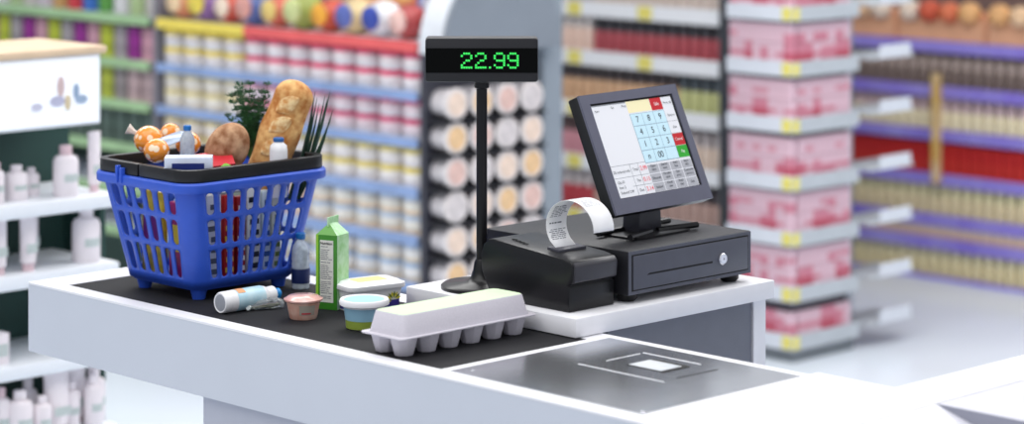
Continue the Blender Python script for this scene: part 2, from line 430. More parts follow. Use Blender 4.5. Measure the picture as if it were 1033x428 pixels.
keys = [['7', '8', '9'], ['4', '5', '6'], ['1', '2', '3'], ['n', '00', '']]
for r_ in range(4):
    for c_ in range(3):
        s0 = .435+c_*.143; t0 = .14+r_*.135
        srect(s0+.003, s0+.139, t0+.004, t0+.130, 'number_key', lb, screen, .0022)
        if keys[r_][c_]: stext(keys[r_][c_], s0+.07, t0+.067, .018, TX)
    t0 = .14+r_*.135
    if r_ < 2: srect(.868, .998, t0+.13, t0+.134, 'rule', ln, screen); stext(['Return', 'Edit'][r_], .932, t0+.066, .0075, TX)
    else:
        srect(.868, .998, t0+.002, t0+.132, ['', '', 'cancel_key', 'pay_key'][r_], [0, 0, rd, gn][r_], screen, .0022); stext(['', '', 'Cancel', 'Pay'][r_], .932, t0+.066, .0085, TW)
gt = [['Open\nitem', 'Search\nitem', 'Void\nline', 'Item\ninfo'], ['Discount', 'No sale\nopen', 'Get\nprice', 'Customer\naccount'], ['Refund', 'Recall\nsale', 'Hold\nsale', 'Exit']]
for r_ in range(3):
    for c_ in range(4):
        s0 = .44+c_*.140; t0 = .70+r_*.100
        srect(s0+.004, s0+.132, t0+.005, t0+.094, 'grey_key', gy, screen, .0022); stext(gt[r_][c_], s0+.068, t0+.038 if '\n' in gt[r_][c_] else t0+.05, .0072, TX)
for t in (.66, .79): srect(.0, .435, t, t+.005, 'rule', ln, screen)
srect(.20, .435, .895, .9, 'rule', ln, screen)
for s in (.235, .335): srect(s, s+.004, .66, .995, 'rule', ln, screen)
for t, a_, b_ in ((.725, 'Total', '2.99'), (.845, 'Tax', '0.15'), (.95, 'Due', '3.14')): stext(a_, .287, t, .008, TX); stext(b_, .388, t, .0125, TR)
stext('2% reduced milk', .115, .73, .0075, TX)
for k, s in enumerate(('Qty 01', 'Item 2', 'Subtotal 2.99')): stext(s, .03, .84+k*.055, .0075, TX, align='LEFT')
srect(0, .425, 0, .012, 'title_bar', scr('bar_grey', (140, 143, 150)), screen)
stext('Item', .03, .065, .007, TX, align='LEFT'); stext('Qty', .25, .045, .006, TX); stext('Price', .39, .045, .007, TX)

# ------------------------------------------------------------------ egg carton
ZB = ZC-.0005
ec = thing('egg_carton', 'closed grey pulp egg carton with pale green label', 'egg carton', U(-3.394, 3.168, ZB), RZ)
m = MB()
lu, lv = .056, .168
m.loft([rrect(lu, lv, .010, .0335), rrect(lu, lv, .010, .0365)]); m.build('rim', CARTON, ec, bevel=.0008)
m = MB()
m.loft([rrect(.0485, .158, .012, .0365, 3), rrect(.0475, .157, .014, .040, 3), rrect(.0405, .150, .012, .0715, 3), rrect(.0385, .148, .011, .0735, 3)])
m.build('lid', CARTON, ec, smooth=True)
m = MB(); m.loft([rrect(.0385, .148, .011, .0735, 3), rrect(.0380, .1475, .011, .0738, 3)]); m.build('label', LABELGREEN, ec)
for i in range(2):
    for j in range(6):
        cx_ = (i-.5)*.050; cy_ = (j-2.5)*.0535
        m = MB(); rr = []
        for z, s in ((.0345, 1.0), (.02, .86), (.002, .66), (0, .60)):
            ring = []
            for k in range(8):
                t = PI/8+k*PI/4; rad = .0275*s*(1.0)
                ring.append((cx_+rad*.92*math.cos(t), cy_+rad*math.sin(t), z))
            rr.append(ring)
        m.loft(rr); m.build('egg_cup', CARTON, ec, bevel=.0012)

# ------------------------------------------------------------------ tubs, cup, bottles and carton on the belt
wp = mat('white_plastic', (240, 240, 244), .35, noise=.01)
p = at(367.5, 4.772, ZB)
tb = thing('round_tub', 'small round white tub with light blue and green band beside egg carton', 'tub', p, .4)
MB().lathe([(.030, 0), (.034, .002), (.0350, .017), (.0352, .0171), (.0385, .040), (.0392, .0405), (.0395, .046)], 40, mats=[0, 1, 1, 2, 0, 0]).build('cup', [wp, mat('lime_band', (146, 166, 66), .45), mat('sky_band', (150, 196, 220), .4)], tb, smooth=True)
ld = MB().lathe([(.0430, .043), (.0462, .0445), (.0468, .051), (.0445, .0545), (.040, .0545), (.0385, .0525), (.0005, .0525)], 44).build('lid', wp, tb, smooth=True)
MB().lathe([(.0375, .0525), (.0375, .0531)], 40).build('lid_label', mat('lid_blue', (160, 208, 230), .45, noise=.02), ld)

p = at(371.8, 4.965, ZB)
mt_ = thing('margarine_tub', 'white rectangular spread tub with yellow lid label behind the round tub', 'tub', p, math.radians(33)); mt_.scale = (1.07, 1.07, 1.05)
ind = mat('indigo_band', (72, 62, 158), .4)
MB().loft([rrect(.050, .030, .014, 0, 5), rrect(.0515, .0315, .014, .003, 5), rrect(.052, .032, .014, .017, 5), rrect(.0555, .0352, .015, .042, 5)], mats=[0, 1, 0]).build('tub', [wp, ind], mt_, smooth=True)
ld = MB().loft([rrect(.0595, .039, .016, .039, 6), rrect(.0605, .040, .017, .041, 6), rrect(.060, .0395, .017, .0475, 6), rrect(.053, .0325, .014, .050, 6), rrect(.051, .0305, .013, .052, 6), rrect(.047, .0265, .012, .0525, 6)]).build('lid', wp, mt_, smooth=True)
MB().loft([rrect(.030, .017, .003, .0524), rrect(.030, .017, .003, .0531)]).build('lid_label', mat('lid_yellow', (244, 236, 150), .5, noise=.06), ld)
m = MB()
for k in range(9):
    t = math.radians(20+k*22); m.cm = k % 2
    c_ = Vector((.032, -.0338, .017)); d = Vector((math.cos(t), 0, math.sin(t))); n_ = Vector((-d.z, 0, d.x))
    L = .017
    a = c_+d*.004; q = c_+d*L*.65+n_*.0022; b_ = c_+d*L; r_ = c_+d*L*.65-n_*.0022
    m.add([(v.x, -.0330-(v.z-.017)*.13-.0012, v.z) for v in (a, q, b_, r_)], [(0, 1, 2, 3)])
m.build('flower_print', [mat('petal_yellow', (226, 214, 60), .5), mat('leaf_olive', (110, 130, 50), .5)], mt_)

p = at(306, 4.865, ZB)
cu = thing('dessert_cup', 'small clear cup of pink dessert with sealed film lid and grey label', 'cup', p, 0)
pk = mat('pink_dessert', (232, 194, 178), .4, rgb2=(216, 158, 138), scale=55)
MB().lathe([(.0245, 0), (.026, .002), (.0315, .030), (.0325, .034)], 36).build('cup', pk, cu, smooth=True)
MB().lathe([(.0325, .032), (.0368, .0345), (.0372, .0375), (.034, .0385), (.028, .043), (.0005, .045)], 36).build('lid', mat('film_lid', (236, 196, 190), .2, coat=.5, rgb2=(215, 160, 150), scale=40), cu, smooth=True)
m = MB()
rings = []
for t in [math.radians(-100+k*6) for k in range(11)]:
    rings.append([(.0281*math.cos(t), .0281*math.sin(t), .010), (.0318*math.cos(t), .0318*math.sin(t), .028)])
m.loft(rings, cap=False, closed=False); lb_ = m.build('label', mat('cup_label_grey', (176, 168, 156), .5), cu)
m = MB(); rings = []
for t in [math.radians(-92+k*6) for k in range(7)]: rings.append([(.0288*math.cos(t), .0288*math.sin(t), .0115), (.0292*math.cos(t), .0292*math.sin(t), .0145)])
m.loft(rings, cap=False, closed=False); m.build('red_print', mat('print_red', (190, 60, 70), .5), lb_)

def water_bottle(label, p, s=1., rot=0, dark=(26, 40, 92)):
    b = thing('water_bottle', label, 'bottle', p, rot)
    wv = [(.0165, 0), (.018, .003)]
    for k in range(14):
        z = .006+k*.0049; wv.append((.0182 if k % 2 else .0172, z))
    wv += [(.0178, .078), (.0155, .086), (.0105, .094), (.0078, .098), (.0078, .101)]
    MB().lathe([(r*s, z*s) for r, z in wv], 28).build('body', mat('bottle_clear', (214, 224, 236), .12, trans=.45, ior=1.2, noise=.1, scale=120), b, smooth=True)
    MB().lathe([(.0186*s, .012*s), (.0188*s, .013*s), (.0188*s, .040*s), (.0186*s, .041*s)], 28).build('label', mat('bottle_label%d' % dark[0], dark, .4), b, smooth=True)
    MB().lathe([(.0092*s, .0995*s), (.0098*s, .101*s), (.0098*s, .110*s), (.0085*s, .1115*s)], 20).build('cap', mat('cap_blue', (24, 110, 186), .4), b, smooth=True)
    return b
water_bottle('small clear ribbed water bottle with navy label standing between basket and green carton', at(303.3, 5.17, ZB))

# bottle lying down
p = Vector((-.556, 4.905, ZB+.0208))
yb = thing('yogurt_bottle', 'white and pale blue bottle lying on the belt with blue cap', 'bottle', p, 0)
ML = Matrix.Rotation(RB+.0, 4, 'Z') @ Matrix.Rotation(PI/2, 4, 'Y')
MB().lathe([(.0165, .001), (.0185, 0), (.0205, .003), (.0207, .014), (.0200, .016), (.0207, .018), (.0208, .030), (.0209, .031), (.0209, .098), (.0205, .099), (.018, .108), (.0125, .113)], 36, ML,
           mats=[0]*7+[1]+[0]*3).build('body', [wp, mat('yogurt_label', (172, 214, 232), .4, rgb2=(198, 226, 238), scale=50)], yb, smooth=True)
MB().lathe([(.0155, .0005), (.0155, .0022)], 30, ML).build('base_recess', mat('base_grey', (150, 154, 164), .6), yb)
MB().lathe([(.0125, .111), (.0160, .116), (.0165, .128), (.0125, .132)], 30, ML).build('neck', wp, yb, smooth=True)
MB().lathe([(.0105, .131), (.0105, .143), (.0085, .145)], 24, ML).build('cap', mat('cap_sky', (40, 140, 214), .4), yb, smooth=True)
m = MB(); rings = []
for t in [math.radians(150+k*8) for k in range(10)]:
    rings.append([(.0213*math.cos(t), .0213*math.sin(t), z) for z in (.034, .052)])
m.loft(rings, False, ML, closed=False); m.build('orange_print', mat('orange_print', (232, 168, 120), .5), yb)

# cutlery packet
pk0 = onz(250, 314, ZB); pk1 = onz(284, 310.5, ZB)
pc = thing('plastic_packet', 'crumpled clear plastic packet lying between fallen bottle and pink cup', 'packet', pk0, 0)
d = pk1-pk0; ang = math.atan2(d.y, d.x); L = d.length
m = MB(); rings = []
for i in range(15):
    s = i/14; wdt = .004+.009*s; hgt = .007+.013*math.sin(s*PI*.7)+random.uniform(-.002, .002)
    ring = []
    for k in range(10):
        t = 2*PI*k/10; ring.append((s*L, wdt*math.cos(t)+random.uniform(-.0015, .0015), hgt*.5+hgt*.5*math.sin(t)+random.uniform(-.0008, .0008)+.0008))
    rings.append(ring)
m.loft(rings, True, Matrix.Rotation(ang, 4, 'Z')); m.build('wrapper', mat('crinkled_film', (222, 228, 232), .1, trans=.75, ior=1.25, noise=.05), pc)
for k, (c_, nm) in enumerate((((96, 98, 62), 'green_filling'), ((126, 88, 70), 'brown_filling'), ((70, 80, 110), 'blue_filling'))):
    m = MB(); m.tube([(s*L, (-.006+.006*k)*s+.001*math.sin(9*s+k), .005+.004*s) for s in (.08, .3, .5, .7, .92)], [.001, .002, .003, .0035, .002], 6, Matrix.Rotation(ang, 4, 'Z'))
    m.build(nm, mat(nm, c_, .5), pc)
m = MB().lathe([(.0045, -.002), (.006, .0), (.0045, .002)], 12, Matrix.Translation((.001, -.002, .0065)) @ Matrix.Rotation(1.2, 4, 'X')).build('crimped_end', mat('crimp', (205, 212, 212), .15, metal=.5), pc, smooth=True)

# milk carton
wm = .046
p = at(335.5, 4.968, ZB)
mk = thing('milk_carton', 'green gable top drink carton with white nutrition panel', 'carton', p, math.radians(-26))
GR = mat('carton_green', (64, 142, 44), .4, noise=.05); PG = mat('carton_pale_green', (196, 232, 196), .45, rgb2=(160, 214, 150), scale=60)
h = wm/2; zb_, zp = .143, .165
m = MB()
m.add([(-h, -h, 0), (h, -h, 0), (h, h, 0), (-h, h, 0), (-h, -h, zb_), (h, -h, zb_), (h, h, zb_), (-h, h, zb_)], [(0, 3, 2, 1)])
b0 = 0
m.cm = 0; m.f.append([0, 1, 5, 4]); m.m.append(0); m.f.append([2, 3, 7, 6]); m.m.append(0)
m.f.append([1, 2, 6, 5]); m.m.append(1); m.f.append([3, 0, 4, 7]); m.m.append(1)
m.build('body', [GR, PG], mk, bevel=.0008)
m = MB()
m.add([(-h, -h, zb_), (h, -h, zb_), (h, h, zb_), (-h, h, zb_), (0, -h+.010, zp), (0, h-.010, zp)], [(0, 1, 4), (1, 2, 5, 4), (2, 3, 5), (3, 0, 4, 5)])
m.m = [0, 1, 0, 1]
m.build('gable', [mat('gable_green', (120, 180, 96), .45), PG], mk)
MB().box(-.0012, .0012, -h+.004, h-.002, zp-.006, zp+.011).build('sealed_fin', PG, mk)
pn = MB().box(-h+.009, h-.008, -h-.0008, -h+.001, .014, .133).build('nutrition_panel', mat('panel_white', (214, 216, 208), .5), mk)
MXZ = Matrix(((1, 0, 0, 0), (0, 0, -1, 0), (0, 1, 0, 0), (0, 0, 0, 1)))
text('lettering', 'Nutrition', .0068, DARKINK, pn, Matrix.Translation((0, -h-.0014, .127)) @ MXZ, bold=True)
m = MB(); z = .120
while z > .018:
    x = -h+.0105
    e_ = h-.010-random.random()*.012
    m.box(x, x+(e_-x)*.6, -h-.0012, -h-.0008, z, z+.0013); m.box(x+(e_-x)*.68, e_, -h-.0012, -h-.0008, z, z+.0013)
    z -= .0036 if random.random() > .15 else .006
m.build('printed_lines', INK, pn)
MB().box(-h-.0004, -h+.005, -h-.0006, -h+.001, .004, zb_).build('lime_edge', mat('lime_edge', (140, 196, 50), .45), mk)

# ------------------------------------------------------------------ shopping basket
bk = thing('shopping_basket', 'blue plastic shopping basket of groceries with black handles standing on the belt', 'basket', U(-4.133, 3.201, ZB), RZ)
BZ0, BZ1 = .026, .232
def bdim(z):
    s = (z-BZ0)/(BZ1-BZ0); return .121+.030*s, .132+.044*s      # half sizes
RC = .036
def corner_pt(hx, hy, k, i, n, r=RC):
    sx, sy = ((1, 1), (-1, 1), (-1, -1), (1, -1))[k]; t = k*PI/2+PI/2*i/n
    return Vector((sx*(hx-r)+r*math.cos(t), sy*(hy-r)+r*math.sin(t), 0))
rows = [(BZ0+.018, BZ0+.073), (BZ0+.085, BZ0+.134), (BZ0+.146, BZ0+.188)]
zl_ = [BZ0]+[z for r_ in rows for z in (r_[0]-.004, r_[1]+.004)]+[BZ1]
m = MB()
def P3(side, s, z):                     # s in 0..1 along the flat part of one side
    hx, hy = bdim(z)
    if side == 0: a, b = (hx, -hy+RC), (hx, hy-RC)
    if side == 1: a, b = (hx-RC, hy), (-hx+RC, hy)
    if side == 2: a, b = (-hx, hy-RC), (-hx, -hy+RC)
    if side == 3: a, b = (-hx+RC, -hy), (hx-RC, -hy)
    return Vector((a[0]+(b[0]-a[0])*s, a[1]+(b[1]-a[1])*s, z))
for side, ncol in ((0, 8), (1, 6), (2, 8), (3, 6)):
    cells = [i/ncol for i in range(ncol+1)]
    for c_ in range(ncol):
        s0, s1 = cells[c_], cells[c_+1]; sm_ = (s0+s1)/2; hw = (s1-s0)*.31
        for k in range(len(zl_)-1):
            z0_, z1_ = zl_[k], zl_[k+1]
            ri = [i for i, r_ in enumerate(rows) if abs(r_[0]-.004-z0_) < 1e-6]
            if not ri:
                m.quad(P3(side, s0, z0_), P3(side, sm_, z0_), P3(side, sm_, z1_), P3(side, s0, z1_)); m.quad(P3(side, sm_, z0_), P3(side, s1, z0_), P3(side, s1, z1_), P3(side, sm_, z1_)); continue
            za, zb2 = rows[ri[0]]; ch = .005
            o = [(s0, z0_), (sm_, z0_), (s1, z0_), (s1, z0_+ch+.004), (s1, z1_-ch-.004), (s1, z1_), (sm_, z1_), (s0, z1_), (s0, z1_-ch-.004), (s0, z0_+ch+.004)]
            i_ = [(sm_-hw*.6, za), (sm_, za-.0015), (sm_+hw*.6, za), (sm_+hw, za+ch), (sm_+hw, zb2-ch), (sm_+hw*.6, zb2), (sm_, zb2+.0015), (sm_-hw*.6, zb2), (sm_-hw, zb2-ch), (sm_-hw, za+ch)]
            n = len(o)
            for q in range(n):
                q2 = (q+1) % n
                m.quad(P3(side, *o[q]), P3(side, *o[q2]), P3(side, *i_[q2]), P3(side, *i_[q]))
NC = 6
for k in range(4):
    for j in range(len(zl_)-1):
        for i in range(NC):
            pts = []
            for (ii, z) in ((i, zl_[j]), (i+1, zl_[j]), (i+1, zl_[j+1]), (i, zl_[j+1])):
                hx, hy = bdim(z); q = corner_pt(hx, hy, k, ii, NC); q.z = z; pts.append(q)
            m.quad(*pts)
shell = m.build('basket_shell', BLUE, bk, smooth=True, weld=True)
s_ = shell.modifiers.new('solid', 'SOLIDIFY'); s_.thickness = .0035; s_.offset = -1
hx, hy = bdim(BZ0)
MB().loft([rrect(hx-.008, hy-.008, RC-.006, BZ0-.006, 6), rrect(hx-.001, hy-.001, RC, BZ0+.001, 6), rrect(hx-.001, hy-.001, RC, BZ0+.005, 6)]).build('basket_floor', BLUE, bk, smooth=True)
# rim: outward lip
hx, hy = bdim(BZ1)
prof_ = [(-.001, -.014), (.0105, -.014), (.0125, -.011), (.0125, .002), (.009, .006), (-.003, .006), (-.004, .0)]
rings = []
base = rrect(hx, hy, RC, 0, 8)
def nrm(i, n): return None
m = MB(); rings = [rrect(hx+o_, hy+o_, RC+o_, BZ1+z_, 8) for o_, z_ in prof_+[prof_[0]]]
m.loft(rings, cap=False); m.build('rim', BLUE, bk, smooth=True, weld=True)
for x, y in ((.088, -.100), (-.088, -.100), (.088, .100), (-.088, .100)):
    MB().lathe([(.0125, 0), (.018, BZ0-.003)], 14, Matrix.Translation((x, y, .0))).build('foot', BLUE, bk, smooth=True)
# handles: two black U bows folded down on the rim, each covering one half
def half_ring(sgn, o0, o1, z0, z1):
    m = MB(); hx_, hy_ = hx-.002, hy-.002
    full = lambda o_, z: rrect(hx_+o_, hy_+o_, RC+o_, z, 8)
    A = full(o0, z0); B = full(o1, z0); Cc = full(o1, z1); D = full(o0, z1)
    idx = [i for i in range(len(A)) if A[i][0]*sgn >= -.001]
    # order them along the bow
    if sgn > 0:
        n = len(A); start = [i for i in idx if (i-1) % n not in idx][0]; idx = [(start+k) % n for k in range(len(idx))]
    cut = []
    for arr in (A, B, Cc, D):
        pts = [Vector(arr[i]) for i in idx]
        pts = [Vector((.002*sgn, pts[0].y, pts[0].z))]+pts+[Vector((.002*sgn, pts[-1].y, pts[-1].z))]
        cut.append(pts)
    rings = [[cut[q][i] for q in range(4)] for i in range(len(cut[0]))]
    m.loft(rings); return m
zz0 = BZ1+.0065
for sgn in (1, -1):
    half_ring(sgn, -.008, .008, zz0, zz0+.025).build('handle', mat('handle_black', (24, 24, 27), .38), bk, bevel=.0025)
for x in (-.06, .045):
    for y in (-hy-.0135, ):
        m = MB(); m.box(x-.0035, x+.0035, y-.002, y+.012, BZ1-.010, BZ1+.024); m.box(x+.010, x+.017, y-.002, y+.012, BZ1-.010, BZ1+.020) if x < 0 else None
        if x < 0: m.build('hinge_clip', BLUE, bk, bevel=.001)

# ------------------------------------------------------------------ groceries in the basket
def loc(px, py, Y): return Vector(((px-CX)*Y/F, Y, zat(py, Y)))
# wrapped oranges
orm = mat('wrapped_orange', (238, 146, 40), .18, rgb2=(252, 230, 200), tex='voronoi', scale=52, thr=(.30, .38), coat=.6, bump=.6)
first = None
for k, (px, py, Y, r, lab) in enumerate(((150, 141, 5.17, .030, 'largest orange in clear wrap at the left of the basket with a white twist'),
                                     (158, 152, 5.12, .026, 'orange in clear wrap lying lowest behind the white and blue box'),
                                     (190, 145, 5.20, .026, 'orange in clear wrap behind the blue capped bottle'),
                                     (172, 134, 5.25, .021, 'small orange in clear wrap tucked farthest back beside silver pouch'))):
    t = thing('wrapped_orange', lab, 'orange', loc(px, py, Y), .6*k, 'wrapped oranges on top of the basket')
    rr = [(r*math.sin(a_), -r*.94*math.cos(a_)) for a_ in [.12+i*(PI-.24)/12 for i in range(13)]]
    MB().lathe(rr, 20).build('fruit', orm, t, smooth=True)
    if k == 0:
        d = Vector((-1, -.1, .55)).normalized()
        MB().tube([d*r*.9, d*(r+.006), d*(r+.018)], [.004, .006, .012], 7, Matrix.Rotation(-.6*k, 4, 'Z')).build('wrapper_twist', mat('wrapper_white', (240, 232, 224), .3, noise=.15, scale=90), t)
# silver pouch
pch = thing('silver_pouch', 'silver grey foil pouch lying between the oranges', 'pouch', loc(172, 141, 5.15), (0.3, -.28, .5))
MB().loft([rrect(.036*s, .018*s, .006, z, 3) for s, z in ((.8, -.003), (1, 0), (.8, .004))]).build('pouch', mat('foil_silver', (168, 182, 204), .3, metal=.3, noise=.1), pch, smooth=True)
water_bottle('small clear water bottle with blue cap standing inside the basket in front of the oranges', loc(189, 167, 5.10)-Vector((0, 0, .012)), .82, 0, (176, 196, 224))
# boxes at the front corner
def carton(name, label, cat, px, py, Y, w_, d_, h_, rot, c1, c2=None, inset=None, parts='panel'):
    t = thing(name, label, cat, loc(px, py, Y), rot)
    MB().box(-w_/2, w_/2, -d_/2, d_/2, 0, h_).build('box', mat(name+'_%d_%d_%d' % c1, c1, .4), t, bevel=.0008)
    if c2:
        i = inset or (.12, .88, .0, .6)
        MB().box(-w_/2+w_*i[0], -w_/2+w_*i[1], -d_/2-.0006, -d_/2+.001, h_*i[2], h_*i[3]).build(parts, mat('print_%d_%d_%d' % c2, c2, .4), t)
    return t
carton('food_box', 'white box with dark blue panel at the front of the basket', 'box', 190.5, 170.5, 5.03, .092, .045, .025, .06, (214, 222, 240), (30, 46, 120), (.16, .84, 0, .55))
rb = thing('food_box', 'red box lying in the basket beside the round bread', 'box', loc(214, 166, 5.12), (0.35, -.10, .25))
MB().box(-.042, .042, -.03, .03, 0, .012).build('box', mat('box_red', (206, 48, 60), .4), rb, bevel=.001)
MB().box(-.042, .042, -.0306, -.0300, .0005, .0115).build('side_flap', mat('box_dark_red', (170, 24, 38), .4), rb)
ap = thing('green_apple', 'green apple top just showing under the red box', 'apple', loc(228, 178, 5.10), 0)
MB().lathe([(.018*math.sin(a_), .018*(1-math.cos(a_))-.010) for a_ in [.1+i*(PI-.2)/10 for i in range(11)]], 16).build('apple', mat('apple_green', (120, 190, 70), .35), ap, smooth=True)

# round bread
rbm = mat('rye_crust', (206, 164, 128), .9, rgb2=(142, 92, 60), scale=45, bump=1.0)
br = thing('round_loaf', 'round brown floured bread loaf in the basket', 'bread', loc(229, 150, 5.16), (.15, .45, .3))
m = MB(); m.lathe([((.043*math.sin(a_)), -.055*math.cos(a_)) for a_ in [.05+i*(PI-.1)/16 for i in range(17)]], 28, Matrix.Scale(.75, 4, (0, 1, 0)))
bo = m.build('loaf', rbm, br, smooth=True)
# baguette
bgm = mat('baguette_crust', (232, 186, 122), .8, rgb2=(186, 118, 58), scale=48, bump=1.0)
p0, p1 = loc(262, 190, 5.215), loc(298, 92, 5.225)
bg_ = thing('baguette', 'golden crusty baguette sticking up out of the basket', 'bread', p0, 0)
d = p1-p0; L = d.length; d.normalize()
side = d.cross(Vector((0, -1, 0))).normalized(); fw = side.cross(d).normalized()
n = 60; rings = []
for i in range(n+1):
    s = 1-(1-i/n)**1.6; zpos = s*(L+.022)
    e1 = min(1, ((1-s)*6.0)) ; r_ = .0415*(1-(1-e1)**2.4)**.5 if e1 < 1 else .0415
    r_ = max(r_, .002)*(.93+.07*math.sin(s*PI)); r_ *= 1+.035*math.sin(s*15)
    rings.append([d*zpos+(side*math.cos(t)*r_+fw*math.sin(t)*r_*.85)*(1+.02*math.sin(5*t+9*s)) for t in [2*PI*k/28 for k in range(28)]])
MB().loft(rings).build('loaf', bgm, bg_, smooth=True)
cut = mat('score_flour', (240, 210, 158), .9, rgb2=(206, 146, 84), scale=90, bump=1.0)
for k, s0 in enumerate((.34, .56, .77)):
    rings = []
    for i in range(13):
        q = i/12; s = (s0+.19*q)*L; lat = -.022+.036*q; wd_ = .0115*math.sin(PI*q)**.7+.0008
        def surf(l_): 
            l_ = max(-.036, min(.036, l_)); return math.sqrt(max(0, 1-(l_/.0425)**2))*.0425*.85+.0012
        c_ = [d*(s+dz)+side*(lat+dl)+(-fw if fw.y > 0 else fw)*(surf(lat+dl)+hh-.0012) for dz, dl, hh in ((.9*wd_, -.9*wd_, 0), (.45*wd_, -.3*wd_, .0022), (-.45*wd_, .3*wd_, .0022), (-.9*wd_, .9*wd_, 0))]
        rings.append(c_)
    MB().loft(rings).build('scoring', cut, bg_, smooth=True)
# milk bottle with blue cap
mb_ = thing('milk_bottle', 'small white bottle with blue cap at the foot of the baguette', 'bottle', loc(281, 170, 5.160)-Vector((0, 0, -.003)), 0)
MB().lathe([(.017, -.06), (.018, -.055), (.018, .033), (.0165, .043), (.010, .049), (.009, .052)], 24).build('body', wp, mb_, smooth=True)
MB().lathe([(.0105, .051), (.0110, .052), (.0110, .0575), (.0095, .059)], 20).build('cap', mat('cap_mid_blue', (44, 104, 176), .4), mb_, smooth=True)
# dill
dl = thing('dill_bunch', 'bunch of feathery dark green dill behind the round loaf', 'herb', loc(252, 160, 5.24), 0)
m = MB()
base_ = Vector((0, 0, 0))
pxm = 5.24/F
for k in range(20):
    tx = random.uniform(-22, 20); ty = random.uniform(48, 80)-abs(tx)*.35
    tip = Vector((tx*pxm, random.uniform(-.02, .02), ty*pxm)); mid = tip*.5+Vector((-.006*math.copysign(1, tx), 0, .006))
    pts = [base_.lerp(mid, q*2) if q < .5 else mid.lerp(tip, q*2-1) for q in [i/8 for i in range(9)]]
    m.tube(pts, [.0012-.0009*i/8 for i in range(9)], 4)
    for i in range(2, 9):
        for s_n in range(7):
            a_ = random.uniform(0, 2*PI); dd = Vector((math.cos(a_), math.sin(a_)*.7, random.uniform(.3, 1.1))).normalized()
            l_ = random.uniform(.010, .019)*(1.15-.06*i); e_ = pts[i]+dd*l_
            m.tube([pts[i], e_], [.0007, .0003], 3)
            for s2 in range(9):
                f_ = random.uniform(.25, .9); a2 = random.uniform(0, 2*PI); d2 = (dd+Vector((math.cos(a2), math.sin(a2), math.sin(a2*2)))*.8).normalized()
                m.tube([pts[i].lerp(e_, f_), pts[i].lerp(e_, f_)+d2*.006], [.0005, .0002], 3)
m.build('fronds', mat('dill_green', (62, 116, 70), .6, noise=.3, scale=60), dl)
# chives
cv = thing('chive_bunch', 'bunch of dark green spring onion leaves standing at the basket right end', 'herb', loc(297, 200, 5.25), 0)
m = MB()
for k, (tx, ty, w_) in enumerate(((318, 92, .0020), (322, 104, .0018), (333, 92, .0024), (336, 110, .0022), (326, 120, .002), (316, 108, .002), (330, 100, .0018), (312, 128, .0018), (320, 98, .002), (334, 118, .002), (328, 96, .0018))):
    tip = loc(tx, ty, 5.25)-cv.location; b_ = Vector(((-5+3*(k % 4))*pxm, .01*(k % 3-1), 0))
    pts = [b_.lerp(tip, q)+Vector((.006*math.sin(q*PI), 0, 0)) for q in [i/6 for i in range(7)]]
    m.tube(pts, [w_*1.7, w_*1.9, w_*1.9, w_*1.7, w_*1.3, w_*.8, .0003], 6)
m.build('leaves', mat('chive_green', (30, 70, 52), .45, noise=.25, scale=80), cv)
# packets standing inside, seen through the slots
ZI = ZB+BZ0+.006
def inside(u, v): return U(-4.125+u, 3.190+v, ZI)
PKS = [('snack_packet', 'yellow and purple snack packet seen through the left end slots of the basket', -.065, -.088, .07, .014, .165, (218, 190, 60), (122, 42, 120)),
       ('snack_packet', 'magenta sweet packet seen through the left end slots near the basket corner', .012, -.086, .05, .014, .15, (176, 40, 110), (230, 200, 60)),
       ('snack_packet', 'white packet with red print in the basket front corner', .072, -.080, .030, .014, .175, (226, 226, 232), (190, 50, 60)),
       ]
for nm, lb2, u_, v_, w_, d_, h_, c1, c2 in PKS:
    t = thing(nm, lb2, 'packet', inside(u_, v_), RZ)
    MB().box(-w_/2, w_/2, -d_/2, d_/2, 0, h_).build('packet', mat('pk_%d_%d_%d' % c1, c1, .35, rgb2=tuple(int(x*.7) for x in c1), scale=40), t, bevel=.004)
    m = MB()
    m.box(-w_/2+w_*.1, w_/2-w_*.15, -d_/2-.0008, -d_/2+.001, h_*.35, h_*.7)
    m.build('print', mat('print_%d_%d_%d' % c2, c2, .4), t)
PKS = [('white carton with grey print behind the near long-side slots', -.060, .036, .17, (216, 220, 228), (90, 96, 110)),
       ('red can shaped packet with yellow print behind the long-side slots', -.022, .026, .165, (186, 30, 36), (236, 200, 70)),
       ('dark red packet beside the red one inside the basket', .008, .022, .16, (150, 24, 34), (240, 236, 230)),
       ('white packet with black text rows in middle of the basket side', .040, .034, .175, (232, 234, 236), (30, 34, 44)),
       ('pale blue packet inside the right part of the basket', .072, .020, .165, (206, 222, 236), (50, 90, 160)),
       ('olive and white packet at the right end of the basket', .098, .022, .15, (222, 224, 214), (120, 140, 70))]
for lb2, v_, w_, h_, c1, c2 in PKS:
    t = thing('grocery_packet', lb2, 'packet', inside(.082, v_), RB)
    MB().box(-w_/2, w_/2, -.010, .010, 0, h_).build('packet', mat('pk_%d_%d_%d' % c1, c1, .35), t, bevel=.003)
    m = MB()
    for k in range(7):
        a_ = random.uniform(.05, .3)*w_; m.box(-w_/2+a_, w_/2-.15*w_, -.0108, -.0098, h_*(.08+.125*k), h_*(.08+.125*k+.06))
    m.build('print', mat('print_%d_%d_%d' % c2, c2, .4), t)
for k, (u_, v_, c1, l_) in enumerate(((-.03, 0, (206, 196, 150), 'large beige food box deep inside the basket'), (.02, .07, (70, 90, 60), 'dark green food box deep inside the basket right half'), (-.06, .075, (120, 130, 150), 'grey blue food box at the basket rear'))):
    t = thing('food_box', l_, 'box', inside(u_, v_), RZ)
    MB().box(-.03, .03, -.028, .028, 0, .15).build('box', mat('deep_box%d' % k, c1, .5), t, bevel=.001)
    MB().box(-.02, .02, -.0288, -.0275, .03, .12).build('print', mat('deep_print%d' % k, tuple(min(255, x+50) for x in c1), .5), t)

